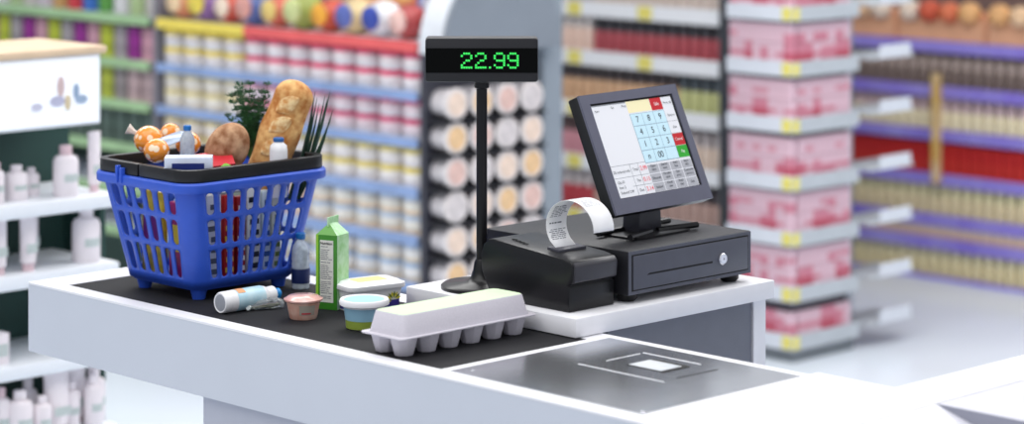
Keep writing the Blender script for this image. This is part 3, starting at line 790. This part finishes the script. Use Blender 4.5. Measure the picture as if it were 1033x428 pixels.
# ================================================================== background
def frame_point(o, rot, x, y, z): return o+Matrix.Rotation(rot, 3, 'Z') @ Vector((x, y, 0))+Vector((0, 0, z))
WS = mat('shelf_white', (222, 226, 234), .4, noise=.02); GS = mat('shelf_grey', (176, 182, 188), .45, noise=.03)
TAGY = mat('price_tag_yellow', (238, 226, 120), .5); DKP = mat('dark_post', (60, 64, 70), .5)
def unit(name, label, o, rot, x0, x1, zs, depth, railm, backm, rail_h=.04, top=None, board=WS, tags=None, tagm=TAGY, sides=True, backz=None, tagw=.05):
    r = thing(name, label, 'shelf', o, rot)
    z_hi = backz or (max(zs)+.3)
    MB().box(x0, x1, depth, depth+.02, 0, z_hi).build('back_panel', backm, r)
    if sides: 
        MB().box(x0-.02, x0, .0, depth+.02, 0, z_hi).build('side_panel', backm, r)
        MB().box(x1, x1+.012, .04, depth+.02, 0, z_hi).build('side_panel', backm, r)
    for z in zs:
        s = MB().box(x0, x1, .006, depth, z-.012, z).build('shelf_board', board, r)
        MB().box(x0, x1, -.004, .006, z-rail_h, z+.004).build('price_rail', railm, s)
        for tx in (tags or []):
            MB().box(tx-tagw/2, tx+tagw/2, -.0055, -.004, z-rail_h+.004, z).build('price_tag', tagm, s)
    return r
def simple(name, label, cat, mesh, p, rot, group):
    o = bpy.data.objects.new(name, mesh); C.objects.link(o); o.location = p; o.rotation_euler = (0, 0, rot)
    tag(o, label, cat, group); return o
JM = {}
def jar_proto(kind, lidc, bodyc, labc, r, h):
    key = (kind, lidc, bodyc, labc, r, h)
    if key not in JM:
        n = 16
        def mesh(mb, nm, mts):
            o = mb.build(nm, mts, None, smooth=True); me = o.data; C.objects.unlink(o); bpy.data.objects.remove(o); return me
        body = mesh(MB().lathe([(r*.92, 0), (r, h*.04), (r, h*.28), (r*1.01, h*.29), (r*1.01, h*.66), (r, h*.67), (r*.97, h*.72)], n, mats=[0, 0, 0, 1, 0, 0]), 'body', [mat('jar_%d_%d_%d' % bodyc, bodyc, .4), mat('jlab_%d_%d_%d' % labc, labc, .5)])
        lid = mesh(MB().lathe([(r*.98, h*.71), (r*1.03, h*.73), (r*1.03, h*.95), (r*.95, h*.985), (r*.3, h*.99)], n), 'lid', [mat('jlid_%d_%d_%d' % lidc, lidc, .4)])
        JM[key] = (body, lid)
    return JM[key]
def jar(name, label, cat, p, rot, group, *key):
    b, l = jar_proto(*key)
    t = thing(name, label, cat, p, rot, group)
    for nm, me in (('body', b), ('lid', l)):
        o = bpy.data.objects.new(nm, me); C.objects.link(o); o.parent = t
    return t

# ---- left back wall of jars (faces the counter)
o1 = at(421, 8.0)
LW = 2.15
lv = [.34, .487, .636, .788, .934, 1.09]
jsu = unit('jar_shelf', 'long blue railed shelf of stacked jars behind the basket', o1, RZ, -1.345, 0, lv[:-1], .34, mat('rail_blue', (146, 170, 214), .45, noise=.1, scale=6), mat('jar_shelf_back', (120, 118, 128), .6), .026, backz=1.3)
tsb = MB().box(-1.345, 0, .006, .34, 1.078, 1.09).build('shelf_board', WS, jsu)
MB().box(-1.345, -.86, -.004, .006, 1.060, 1.094).build('price_rail', mat('rail_yellow', (240, 218, 96), .45, noise=.05, scale=6), tsb)
MB().box(-.86, 0, -.004, .006, 1.060, 1.094).build('price_rail', mat('rail_red', (232, 100, 100), .45, noise=.05, scale=6), tsb)
PAL = {4: [((240, 214, 90), (224, 224, 230), (222, 214, 214)), ((226, 84, 120), (224, 222, 226), (232, 222, 224))],
       3: [((228, 214, 160), (226, 216, 200), (232, 226, 216)), ((214, 96, 130), (220, 214, 220), (226, 206, 212))],
       2: [((226, 206, 136), (222, 206, 192), (238, 230, 220)), ((232, 212, 120), (226, 220, 222), (236, 230, 226))],
       1: [((206, 190, 184), (228, 196, 176), (236, 220, 206)), ((190, 206, 226), (232, 208, 180), (228, 224, 214))],
       0: [((180, 200, 226), (228, 214, 180), (222, 224, 226)), ((176, 196, 222), (224, 210, 190), (230, 228, 226))]}
LN = ['second lowest', 'middle', 'fourth', 'upper', 'topmost']
RN = {0: 'lowest', 1: 'second lowest', 2: 'middle', 3: 'second highest', 4: 'highest'}
CN = {4: ('yellow lidded', 'pink lidded'), 3: ('cream lidded', 'dull pink lidded'), 2: ('pale yellow lidded', 'yellow lidded'), 1: ('beige lidded', 'pale blue lidded'), 0: ('blue lidded', 'light blue lidded')}
for li in range(5):
    n = 12; cntc = [0, 0]
    for k in range(n):
        x = -1.29+k*.1125
        c_ = 0 if k < (4 if li > 1 else 7) else 1
        for stck in range(2):
            jit = tuple(max(0, min(255, q+((k*37) % 3-1)*6)) for q in PAL[li][c_][2])
            jar('food_jar', '%s jar, %s from left, %s layer on the %s jar shelf' % (CN[li][c_], ordn(k), 'lower' if stck == 0 else 'upper', RN[li]), 'jar',
                frame_point(o1, RZ, x, .055, lv[li]+.001+stck*.061), RZ, 'jars on the %s jar shelf' % RN[li], 'jar', PAL[li][c_][0], PAL[li][c_][1], jit, .048, .060)
# produce / round packages on top
cols = [((232, 150, 110), (240, 210, 170)), ((150, 110, 170), (236, 214, 90)), ((214, 80, 60), (240, 220, 200)), ((90, 110, 170), (220, 160, 150)), ((220, 110, 90), (226, 200, 120)),
        ((160, 172, 84), (206, 214, 150)), ((206, 84, 60), (236, 170, 60)), ((224, 200, 150), (96, 110, 180)), ((236, 238, 242), (60, 80, 170)), ((190, 80, 80), (240, 200, 190)), ((236, 236, 238), (226, 90, 90))]
CNAM = ['peach', 'purple', 'red', 'blue', 'coral', 'olive green', 'brick red', 'cream', 'white', 'rose red', 'pale white']
x = -1.28
for k in range(10):
    r = (.062, .070, .058, .066, .060, .068, .060, .064, .064, .060, .062)[k]
    t = thing('round_package', '%s round package with patterned disc, %s from left on top of the jar shelf' % (CNAM[k], ordn(k)), 'package', frame_point(o1, RZ, x, .08, 1.092), RZ, 'round packages on top of the jar shelf')
    MB().lathe([(r*math.sin(a_), -r*.9*math.cos(a_)) for a_ in [.1+i*(PI-.2)/12 for i in range(13)]], 22, Matrix.Translation((0, 0, r*.89))).build('package', mat('pkg%d' % k, cols[k][0], .45, rgb2=tuple(int(q*.8) for q in cols[k][0]), scale=14), t, smooth=True)
    MB().lathe([(r*.62, -.004), (r*.60, .004), (r*.4, .009)], 20, Matrix.Translation((0, -r*.93, r*.95)) @ Matrix.Rotation(PI/2, 4, 'X')).build('disc', mat('pkgd%d' % k, cols[k][1], .45, rgb2=tuple(int(q*.82) for q in cols[k][1]), scale=20), t, smooth=True)
    x += r+(.062, .070, .058, .066, .060, .068, .060, .064, .064, .060, .062, .06)[k+1]+.002
for k in range(8):   # second tier of packages standing behind, seen above
    cc = cols[(k*4+2) % 11]; r = .075
    t = thing('round_package', '%s round package, %s from left in the back tier above the jar shelf' % (CNAM[(k*4+2) % 11], ordn(k)), 'package', frame_point(o1, RZ, -1.24+k*.153, .252, 1.1315), RZ, 'round packages in the back tier')
    MB().lathe([(r*math.sin(a_), -r*.9*math.cos(a_)) for a_ in [.1+i*(PI-.2)/12 for i in range(13)]], 20, Matrix.Translation((0, 0, r*.89))).build('package', mat('pkgb%d' % k, cc[0], .45, rgb2=cc[1], scale=12), t, smooth=True)
MB().box(-1.345, 0, .172, .335, 1.0905, 1.13).build('display_step', mat('step_red', (206, 110, 90), .5), jsu)

# ---- left section with green rails
o2 = frame_point(o1, RZ, -1.37, 0, 0)
unit('shelf_unit', 'green railed shelf of small boxes at the left of the jar shelf', o2, RZ, -1.30, -.02, lv, .34, mat('rail_green', (164, 198, 150), .45, noise=.08, scale=6), mat('green_back', (74, 96, 86), .6), .028, backz=1.3)
BC = [(((196, 206, 60), 'yellow green'), ((176, 166, 170), 'grey'), ((160, 44, 150), 'magenta'), ((214, 160, 176), 'pink')), (((190, 200, 70), 'lime'), ((160, 150, 150), 'taupe'), ((206, 178, 180), 'pale pink'), ((196, 170, 172), 'dusty pink'))]
bmesh_cache = {}
def boxmesh(w_, d_, h_, c1, c2, split=.35, nm='box'):
    key = (w_, d_, h_, c1, c2, split)
    if key not in bmesh_cache:
        m = MB(); m.cm = 0; m.box(-w_/2, w_/2, 0, d_, 0, h_*split); m.cm = 1; m.box(-w_/2, w_/2, 0, d_, h_*split, h_)
        o = m.build(nm, [mat('bx_%d_%d_%d' % c1, c1, .5, noise=.08, scale=40), mat('bx_%d_%d_%d' % c2, c2, .5, noise=.08, scale=40)], None, weld=True); me = o.data; C.objects.unlink(o); bpy.data.objects.remove(o); bmesh_cache[key] = me
    return bmesh_cache[key]
SHN = {4: 'upper', 3: 'second', 2: 'third'}
for li in (4, 3, 2):
    for k in range(15):
        x = -.055-k*.082
        (cc, nm) = BC[(4-li) % 2][[3, 2, 1, 0][k % 4]] if li > 2 else ((90, 110, 100), 'dark green')
        for stck in range(2):
            simple('small_box', '%s box, %s from right, %s layer, %s green railed shelf' % (nm, ordn(k), ['bottom', 'top'][stck], SHN[li]), 'box', boxmesh(.066, .05, .056, cc, tuple(int(q*.88) for q in cc), .3),
                   frame_point(o2, RZ, x, .02, lv[li]+.001+stck*.058), RZ, 'boxes on the %s green railed shelf' % SHN[li])
# upper-left packs on the top of that unit
TP = [((196, 190, 186), 'beige'), ((90, 150, 70), 'green'), ((190, 150, 96), 'tan'), ((170, 190, 140), 'sage'), ((60, 110, 190), 'blue'), ((200, 190, 200), 'lilac white'), ((210, 208, 212), 'white'), ((200, 60, 70), 'red')]
for k in range(13):
    cc, nm = TP[(k*3) % 8]
    t = thing('canister', '%s canister, %s from the right on top of the green railed shelf' % (nm, ordn(k)), 'canister', frame_point(o2, RZ, -.07-k*.095, .07, 1.091), RZ, 'canisters on top of the green railed shelf')
    MB().lathe([(.036, 0), (.038, .004), (.038, .10), (.034, .106)], 18).build('body', mat('can%d' % ((k*3) % 8), cc, .45), t, smooth=True)
    MB().lathe([(.037, .104), (.037, .118), (.034, .121)], 18).build('lid', mat('canlid%d' % (k % 3), ((214, 200, 150), (150, 180, 120), (220, 220, 224))[k % 3], .45), t, smooth=True)

# ---- end cap of the jar shelf with round tubs (faces right)
o3 = frame_point(o1, RZ, 0.035, 0.0, 0)
ecu = thing('endcap_stand', 'black end stand of the jar shelf holding rows of round tubs', 'shelf', o3, RB)
MB().box(.0, .455, -.0, .02, 0, 1.06).build('back_panel', mat('endcap_black', (66, 66, 76), .5), ecu)
for r_ in range(9):
    z = .90-r_*.1062+.0
    if z < .1: break
    MB().box(.0, .455, -.085, 0, z-.050, z-.0455).build('shelf_board', mat('endcap_shelf', (46, 46, 52), .5), ecu)
    for c_ in range(4):
        t = thing('round_tub', 'round tub with printed lid, %s from left in the %s row of the end stand' % (ORD[c_], ORD[r_]), 'tub', frame_point(o3, RB, .062+c_*.11, -.042, z-.0450), RB, 'round tubs on the end stand')
        lc = [(238, 214, 196), (234, 196, 150), (226, 190, 180), (214, 206, 206)][(c_+r_) % 4]
        k_ = (c_+r_) % 4
        mm = Matrix.Translation((0, 0, .0503)) @ Matrix.Rotation(PI/2, 4, 'X')
        if ('tub', k_) not in JM:
            tmp = []
            for nm, prof2, c2 in (('cup', [(.042, -.040), (.047, .028)], (222, 216, 218)), ('lid', [(.049, .026), (.050, .028), (.050, .034), (.046, .036), (.0005, .036)], (236, 228, 226)), ('lid_print', [(.038, .0362), (.038, .0367)], lc)):
                o = MB().lathe(prof2, 20, mm).build(nm, mat('tub_%s_%d_%d_%d' % ((nm,)+c2), c2, .45, noise=.1, scale=30), None, smooth=True); tmp.append((nm, o.data)); C.objects.unlink(o); bpy.data.objects.remove(o)
            JM[('tub', k_)] = tmp
        for nm, me in JM[('tub', k_)]:
            o = bpy.data.objects.new(nm, me); C.objects.link(o); o.parent = t
# arched hood over it
ah = thing('arched_hood', 'grey arched hood with pale rim above the black end stand', 'hood', o3+Vector((0, 0, 1.062)), RB)
hp = [(.235+.262*math.cos(t), .262*1.12*math.sin(t)) for t in [PI*i/28 for i in range(29)]]
m = MB(); m.loft([[(x, y, z) for x, z in hp] for y in (-.10, .0)]); m.build('hood_rim', mat('hood_pale', (214, 218, 224), .4), ah, smooth=False)
m = MB(); m.loft([[(.235+(x-.235)*.975, y, z*.975) for x, z in hp] for y in (-.112, -.10)]); m.build('hood_face', mat('hood_grey', (128, 136, 146), .45, noise=.04, scale=5), ah)
pillar = MB().box(.458, .545, -.06, .26, 0, 2.3).build('pillar', mat('pillar_grey', (140, 150, 160), .5, noise=.04, scale=4), None, o3, RB)
tag(pillar, 'light grey square pillar beside the round tub stand', 'pillar')

# ---- centre right shelf with white rails
o4 = at(726, 9.2)
lv4 = [.12, .317, .52, .72, .912, 1.096, 1.29]
u4 = unit('shelf_unit', 'white railed shelf of bottles and cartons behind the monitor', o4, RZ, -1.62, 0, lv4, .36, mat('rail_white', (240, 242, 246), .4, noise=.01), mat('shelf4_back', (92, 88, 92), .6), .052, backz=1.36, tags=[-1.30, -1.02, -.72, -.36], tagw=.07)
BM = {}
def bottle_mesh(c1, c2, r, h):
    key = (c1, c2, r, h)
    if key not in BM:
        o = MB().lathe([(r*.95, 0), (r, h*.03), (r, h*.52), (r*.85, h*.58), (r*.8, h*.60), (r*.8, h*.97), (r*.6, h)], 12, mats=[0, 0, 0, 0, 1, 1]).build('bottle', [mat('bt_%d_%d_%d' % c1, c1, .4), mat('btc_%d_%d_%d' % c2, c2, .4)], None, smooth=True)
        BM[key] = o.data; C.objects.unlink(o); bpy.data.objects.remove(o)
    return BM[key]
R4 = {5: [((214, 210, 214), (180, 190, 200), 'white'), ((200, 190, 190), (220, 220, 220), 'pale grey'), ((216, 200, 190), (190, 190, 200), 'cream')],
      4: [((214, 214, 220), (150, 160, 180), 'white'), ((236, 206, 190), (236, 228, 224), 'peach'), ((176, 82, 90), (78, 76, 82), 'dark capped red')],
      3: [((206, 150, 120), (96, 82, 80), 'brown capped orange'), ((216, 176, 140), (86, 78, 80), 'brown capped beige'), ((196, 198, 140), (90, 98, 104), 'grey capped lime')],
      2: [((232, 180, 130), (190, 150, 160), 'orange'), ((210, 150, 160), (110, 90, 90), 'rose'), ((226, 206, 190), (200, 190, 190), 'ivory')],
      1: [((150, 40, 50), (70, 60, 64), 'dark red'), ((190, 70, 80), (220, 210, 210), 'white capped red'), ((190, 160, 150), (90, 84, 88), 'tan')]}
RR = {5: 'top', 4: 'second', 3: 'third', 2: 'fourth', 1: 'fifth'}
for li in (5, 4, 3, 2, 1):
    for k in range(30):
        seg_ = 0 if k < 11 else (1 if k < 18 else 2)
        if li == 3: seg_ = 2 if k > 25 else (1 if k > 9 else 0)
        c1, c2, nm = R4[li][seg_]
        simple('small_bottle', '%s bottle, %s from left on the %s white railed shelf' % (nm, ordn(k), RR[li]), 'bottle', bottle_mesh(c1, c2, .0235, .132+(.01 if seg_ == 1 else 0)),
               frame_point(o4, RZ, -1.585+k*.0535, .035, lv4[li]+.001), RZ, 'bottles on the %s white railed shelf' % RR[li])
pst = MB().box(.016, .05, -.02, .30, 0, 1.6).build('post', DKP, None, o4, RZ); tag(pst, 'dark upright post between bottle shelf and pink pack stand', 'post')

# ---- pink pack stand
o5 = U(-5.397, 6.576, 0)
zs5 = [.085, .243, .425, .607, .797, .983, 1.165]
pg = thing('pack_stand', 'tall white and grey stand filled with pink and white packs', 'shelf', o5, RZ)
GSR = mat('rail_light_grey', (190, 196, 202), .45, noise=.03)
MB().box(-.25, -.02, .02, .30, 0, 1.30).build('core', mat('core_dark', (92, 88, 96), .6), pg)
MB().box(-.265, -.0, .0, .32, .0, .05).build('plinth', mat('plinth_grey', (120, 126, 132), .5), pg)
for z in zs5:
    s = MB().box(-.277, .006, -.006, .335, z-.012, z).build('shelf_board', WS, pg)
    MB().box(-.277, .006, -.012, -.006, z-.045, z+.006).build('price_rail', WS, s)
    MB().box(.006, .012, -.012, .335, z-.045, z+.006).build('price_rail', GSR, s)
    MB().box(-.035, .004, -.014, -.012, z-.040, z+.001).build('price_tag', TAGY, s)
    MB().box(.012, .0135, -.012, .018, z-.040, z+.001).build('price_tag', TAGY, s)
def packmesh(h_, v):
    key = ('pack', h_, v)
    if key not in BM:
        m = MB(); w_, d_ = .030, .031
        for i in range(4):
            m.cm = [[0, 0, 0, 0], [0, 1, 0, 0], [1, 1, 0, 0], [1, 2, 1, 0], [2, 2, 1, 1], [1, 1, 1, 0]][v][i]; m.box(-w_/2, w_/2, -d_/2, d_/2, h_*i/4, h_*(i+1)/4)
        o = m.build('pack', [mat('pack_pale', (232, 196, 208), .45), mat('pack_pink', (218, 140, 158), .45), mat('pack_red', (204, 96, 116), .45)], None, weld=True)
        BM[key] = o.data; C.objects.unlink(o); bpy.data.objects.remove(o)
    return BM[key]
LVN = ['bottom', 'second', 'third', 'fourth', 'fifth', 'sixth', 'seventh']
for li, z in enumerate(zs5):
    h_ = .075 if li == 0 else .062
    for stck in range(1 if li == 0 else 2):
        for k in range(8):
            where = ['bottom layer', 'top layer'][stck]
            simple('drink_pack', 'pink white pack, %s from left, left face, %s, %s level' % (ORD[k], where, LVN[li]), 'pack', packmesh(h_, random.choice((0, 0, 1, 2) if stck else (3, 4, 4, 1) if (k//3+li) % 2 else (5, 2, 1, 0))), frame_point(o5, RZ, -.259+k*.0335, .016, z+.001+stck*.064), RZ, 'pink packs on the left face of the stand')
            if k: simple('drink_pack', 'pink white pack, %s from corner, right face, %s, %s level' % (ORD[k-1], where, LVN[li]), 'pack', packmesh(h_, random.choice((0, 0, 1, 2) if stck else (3, 4, 4, 1) if (k//3+li) % 2 else (5, 2, 1, 0))), frame_point(o5, RZ, -.020, .016+k*.0395, z+.001+stck*.064), RZ, 'pink packs on the right face of the stand')
# empty white shelves behind the stand
es = thing('empty_shelf_rack', 'rack of empty white shelves sticking out right of the pink pack stand', 'shelf', frame_point(o5, RZ, -.02, .36, 0), RZ)
MB().box(-.10, -.07, .04, .07, 0, 1.3).build('upright', GSR, es)
for z in zs5:
    s = MB().box(-.10, .06, .0, .24, z-.010, z+.0).build('shelf_board', GSR, es)
    MB().box(.06, .064, .05, .22, z-.008, z+.036).build('shelf_front', WS, s)

# ---- right back wall with purple rails
o6 = U(-5.30, 8.15, 0)
lv6 = [.012, .160, .250, .408, .580, .748, .922]
PUR = mat('rail_purple', (138, 120, 214), .45, rgb2=(160, 150, 222), scale=5)
unit('shelf_unit', 'long purple railed shelf of small goods at the right back', o6, RZ, -1.75, .35, lv6, .34, PUR, mat('shelf6_back', (120, 100, 96), .6), .042, backz=1.22)
R6 = {0: ((226, 212, 168), (236, 228, 190), .046, .11, 'cream carton', 'lowest'), 1: ((226, 190, 170), (236, 216, 196), .046, .05, 'small peach box', 'second lowest'),
      2: ((222, 206, 168), (232, 224, 180), .046, .115, 'beige carton', 'third lowest'), 3: ((200, 50, 44), (190, 40, 40), .046, .118, 'red box', 'middle'),
      4: ((236, 224, 190), (206, 180, 184), .046, .12, 'white and rose pot', 'third highest'), 5: ((120, 104, 98), (176, 158, 150), .046, .115, 'brown grey pot', 'second highest')}
for li, (c1, c2, w_, h_, nm, rn) in R6.items():
    n = 40
    for k in range(n):
        x = -1.72+k*.051
        if li in (5, 4, 2, 0): me = bottle_mesh(c1, c2, .0235, h_)
        else: me = boxmesh(.046, .05, h_, c1, c2, .5)
        simple(nm.split()[-1] if nm.split()[-1] in ('box', 'pot', 'carton') else 'pot', '%s, %s from left on the %s purple railed shelf' % (nm, ordn(k), rn), nm.split()[-1], me, frame_point(o6, RZ, x, .026 if li in (5, 4, 2, 0) else .005, lv6[li]+.001), RZ, 'goods on the %s purple railed shelf' % rn)
# crates and peaches on top
for k in range(4):
    t = thing('fruit_crate', 'orange fruit crate, %s from left on top of the purple railed shelf' % ORD[k], 'crate', frame_point(o6, RZ, -1.50+k*.42, .12, lv6[-1]+.001), RZ, 'fruit crates on the purple railed shelf')
    MB().box(-.2, .2, -.10, .12, 0, .070).build('crate_floor', mat('crate_orange', (232, 176, 140), .5), t)
    m = MB()
    m.box(-.2, .2, -.112, -.10, 0, .100); m.box(-.2, .2, .12, .132, 0, .100); m.box(-.206, -.196, -.10, .12, 0, .100); m.box(.196, .206, -.10, .12, 0, .100); m.build('crate_wall', mat('crate_orange', (232, 176, 140), .5), t)
    MB().box(-.2, .2, -.115, -.112, .100, .110).build('red_edge', mat('crate_red', (200, 100, 70), .5), t)
    for j in range(4):
        cc = [(242, 202, 160), (226, 120, 80), (240, 220, 200), (236, 180, 120), (210, 90, 60)][(j*2+k) % 5]; cn = ['pale yellow', 'orange', 'white', 'peach', 'red'][(j*2+k) % 5]
        r = .045+.002*((j+k) % 2)
        f_ = thing('ball_fruit', '%s ball shaped fruit, %s from left in the %s orange crate' % (cn, ORD[j], ORD[k]), 'fruit', frame_point(o6, RZ, -1.50+k*.42-.141+j*.094, .0, lv6[-1]+.074), RZ, 'fruit in the orange crates')
        key = ('ball', (j*2+k) % 5, r)
        if key not in BM:
            o = MB().lathe([(r*math.sin(a_), r*.92*(1-math.cos(a_))) for a_ in [.1+i*(PI-.2)/10 for i in range(11)]], 16).build('fruit', mat('fruit%d' % ((j*2+k) % 5), cc, .45, noise=.15, scale=14), None, smooth=True); BM[key] = o.data; C.objects.unlink(o); bpy.data.objects.remove(o)
        o = bpy.data.objects.new('fruit', BM[key]); C.objects.link(o); o.parent = f_
yp = MB().box(-.672, -.645, -.05, -.02, 0.38, .80).build('divider_post', mat('divider_yellow', (214, 176, 96), .5, rgb2=(222, 200, 170), scale=10), None, o6, RZ)
yp.location = frame_point(o6, RZ, 0.0, .012, 0)
tag(yp, 'yellow upright divider in front of the purple railed shelf', 'post')

# ---- cosmetics stand at the left
o7 = U(-5.295, 3.74, 0)
cs = thing('cosmetics_stand', 'white display stand with green back, wooden top and lit picture header', 'shelf', o7, RB)
GRB = mat('stand_green', (34, 66, 60), .6, noise=.06, scale=5); SW_ = mat('stand_white', (232, 236, 242), .35, noise=.01)
MB().box(-1.0, .10, .26, .28, 0, 1.20).build('back_panel', GRB, cs)
MB().box(.085, .10, .10, .26, 0, .84).build('side_panel', GRB, cs)
for z in (.859, .688, .471, .285, .06):
    MB().box(-1.0, .05, -.03, .26, z-.034, z).build('shelf_board', SW_, cs, bevel=.004)
hd = MB().box(-1.0, .0, -.02, .25, 1.035, 1.21).build('header_box', SW_, cs, bevel=.003)
MB().box(-.99, -.008, -.0225, -.0195, 1.042, 1.205).build('picture_panel', mat('lit_panel', (240, 243, 248), .4, emis=.25, noise=.0), hd)
for k, (x, z, s_, c2) in enumerate(((-.12, 1.135, .018, (214, 190, 190)), (-.13, 1.10, .022, (190, 190, 214)), (-.075, 1.12, .014, (150, 172, 200)), (-.06, 1.10, .018, (160, 180, 206)), (-.10, 1.095, .014, (220, 204, 170)), (-.19, 1.09, .016, (206, 206, 224)))):
    MB().loft([[(x+s_*math.cos(t)*(1 if k % 2 else .6), y, z+s_*math.sin(t)*(.6 if k % 2 else 1.4)) for t in [2*PI*i/14 for i in range(14)]] for y in (-.0240-.0003*k, -.0225)]).build('picture_figure', mat('pic%d' % k, c2, .5), hd)
MB().box(-1.01, .012, -.03, .27, 1.21, 1.228).build('wooden_top', mat('light_wood', (222, 196, 166), .5, noise=.08, scale=12), cs, bevel=.002)
wpk = mat('cosmetic_white', (240, 232, 236), .4, noise=.02); ppk = mat('cosmetic_pink', (228, 200, 206), .4, noise=.03)
def xs(px):      # local x on the stand front plane for an image column
    k = (px-CX)/F; Y = 5.295/(.714421-.699716*k); return (.714421*k*Y+.699716*Y)-3.74
def cosm(kind, px, z, hh, wpx, label, dy=.04):
    r = wpx/2/385.; t = thing(kind, label, kind.split('_')[-1], frame_point(o7, RB, xs(px), dy, z), RB)
    if kind == 'cosmetic_tube':
        MB().loft([[(r*a1*math.cos(q), r*b1*math.sin(q), zz) for q in [2*PI*i/16 for i in range(16)]] for a1, b1, zz in ((.55, .55, .0), (.55, .55, .018), (.8, .8, .02), (.85, .8, hh*.5), (1.0, .12, hh))]).build('tube', wpk, t, smooth=True)
        MB().lathe([(r*.6, 0), (r*.62, .017), (r*.5, .019)], 16, Matrix.Translation((0, 0, .0))).build('cap', ppk, t, smooth=True)
    else:
        MB().lathe([(r*.92, 0), (r, .004), (r, hh*.70), (r*.85, hh*.78), (r*.42, hh*.82), (r*.42, hh*.84)], 22).build('body', wpk, t, smooth=True)
        MB().lathe([(r*.50, hh*.83), (r*.50, hh*.99), (r*.42, hh)], 18).build('cap', ppk if int(px) % 2 else wpk, t, smooth=True)
    MB().loft([[(r*1.005*math.cos(q), r*1.005*math.sin(q) if kind != 'cosmetic_tube' else -r*.80, zz) for q in [math.radians(-130+i*10) for i in range(9)]] for zz in (hh*.3, hh*.45)], cap=False, closed=False).build('label', mat('cos_label', (196, 206, 204), .5), t)
    return t
cosm('cosmetic_bottle', 71, .859, .125, 24, 'tall white bottle beneath the lit picture header', .02)
cosm('cosmetic_tube', 102, .859, .15, 15, 'tall white tube at the right end of the upper stand shelf', .03)
cosm('cosmetic_bottle', 3, .859, .10, 16, 'pinkish bottle at the photo left edge on the upper stand shelf', .03)
cosm('cosmetic_bottle', 28, .859, .085, 22, 'squat pink bottle left of the tall white bottle', .05)
cosm('cosmetic_bottle', 50, .859, .07, 16, 'small pink bottle between squat and tall bottle', .08)
cosm('cosmetic_tube', 33, .688, .150, 19, 'white tube with cap down on the middle stand shelf', .02)
cosm('cosmetic_tube', 54, .688, .150, 18, 'slim white tube behind on the middle stand shelf', .10)
cosm('cosmetic_bottle', 94, .688, .135, 27, 'broad white bottle on the middle stand shelf beside the basket', .03)
cosm('cosmetic_tube', 4, .688, .150, 16, 'white tube at the photo left edge on the middle shelf', .02)
t = thing('cosmetic_box', 'small pale box at the photo left edge on the lower stand shelf', 'box', frame_point(o7, RB, xs(4), .03, .471), RB)
MB().box(-.022, .022, -.02, .02, 0, .075).build('box', wpk, t, bevel=.001); MB().box(-.018, .018, -.0206, -.02, .02, .05).build('label', mat('cos_label', (196, 206, 204), .5), t)
for k, (px, hh, wd_, dy) in enumerate(((5, .115, 15, .02), (20, .105, 19, .0), (42, .115, 15, .06), (40, .085, 14, -.01), (59, .13, 22, .01), (85, .135, 22, .05), (76, .10, 14, .02), (106, .115, 18, .05), (94, .11, 14, .0))):
    cosm('cosmetic_tube' if k in (4, 5) else 'cosmetic_bottle', px, .2855, hh+.014, wd_*1.3, 'white %s, %s from left in the bottom row of the stand' % ('tube' if k in (4, 5) else 'bottle', ORD[[5, 20, 40, 42, 59, 76, 85, 94, 106].index(px)]), dy)
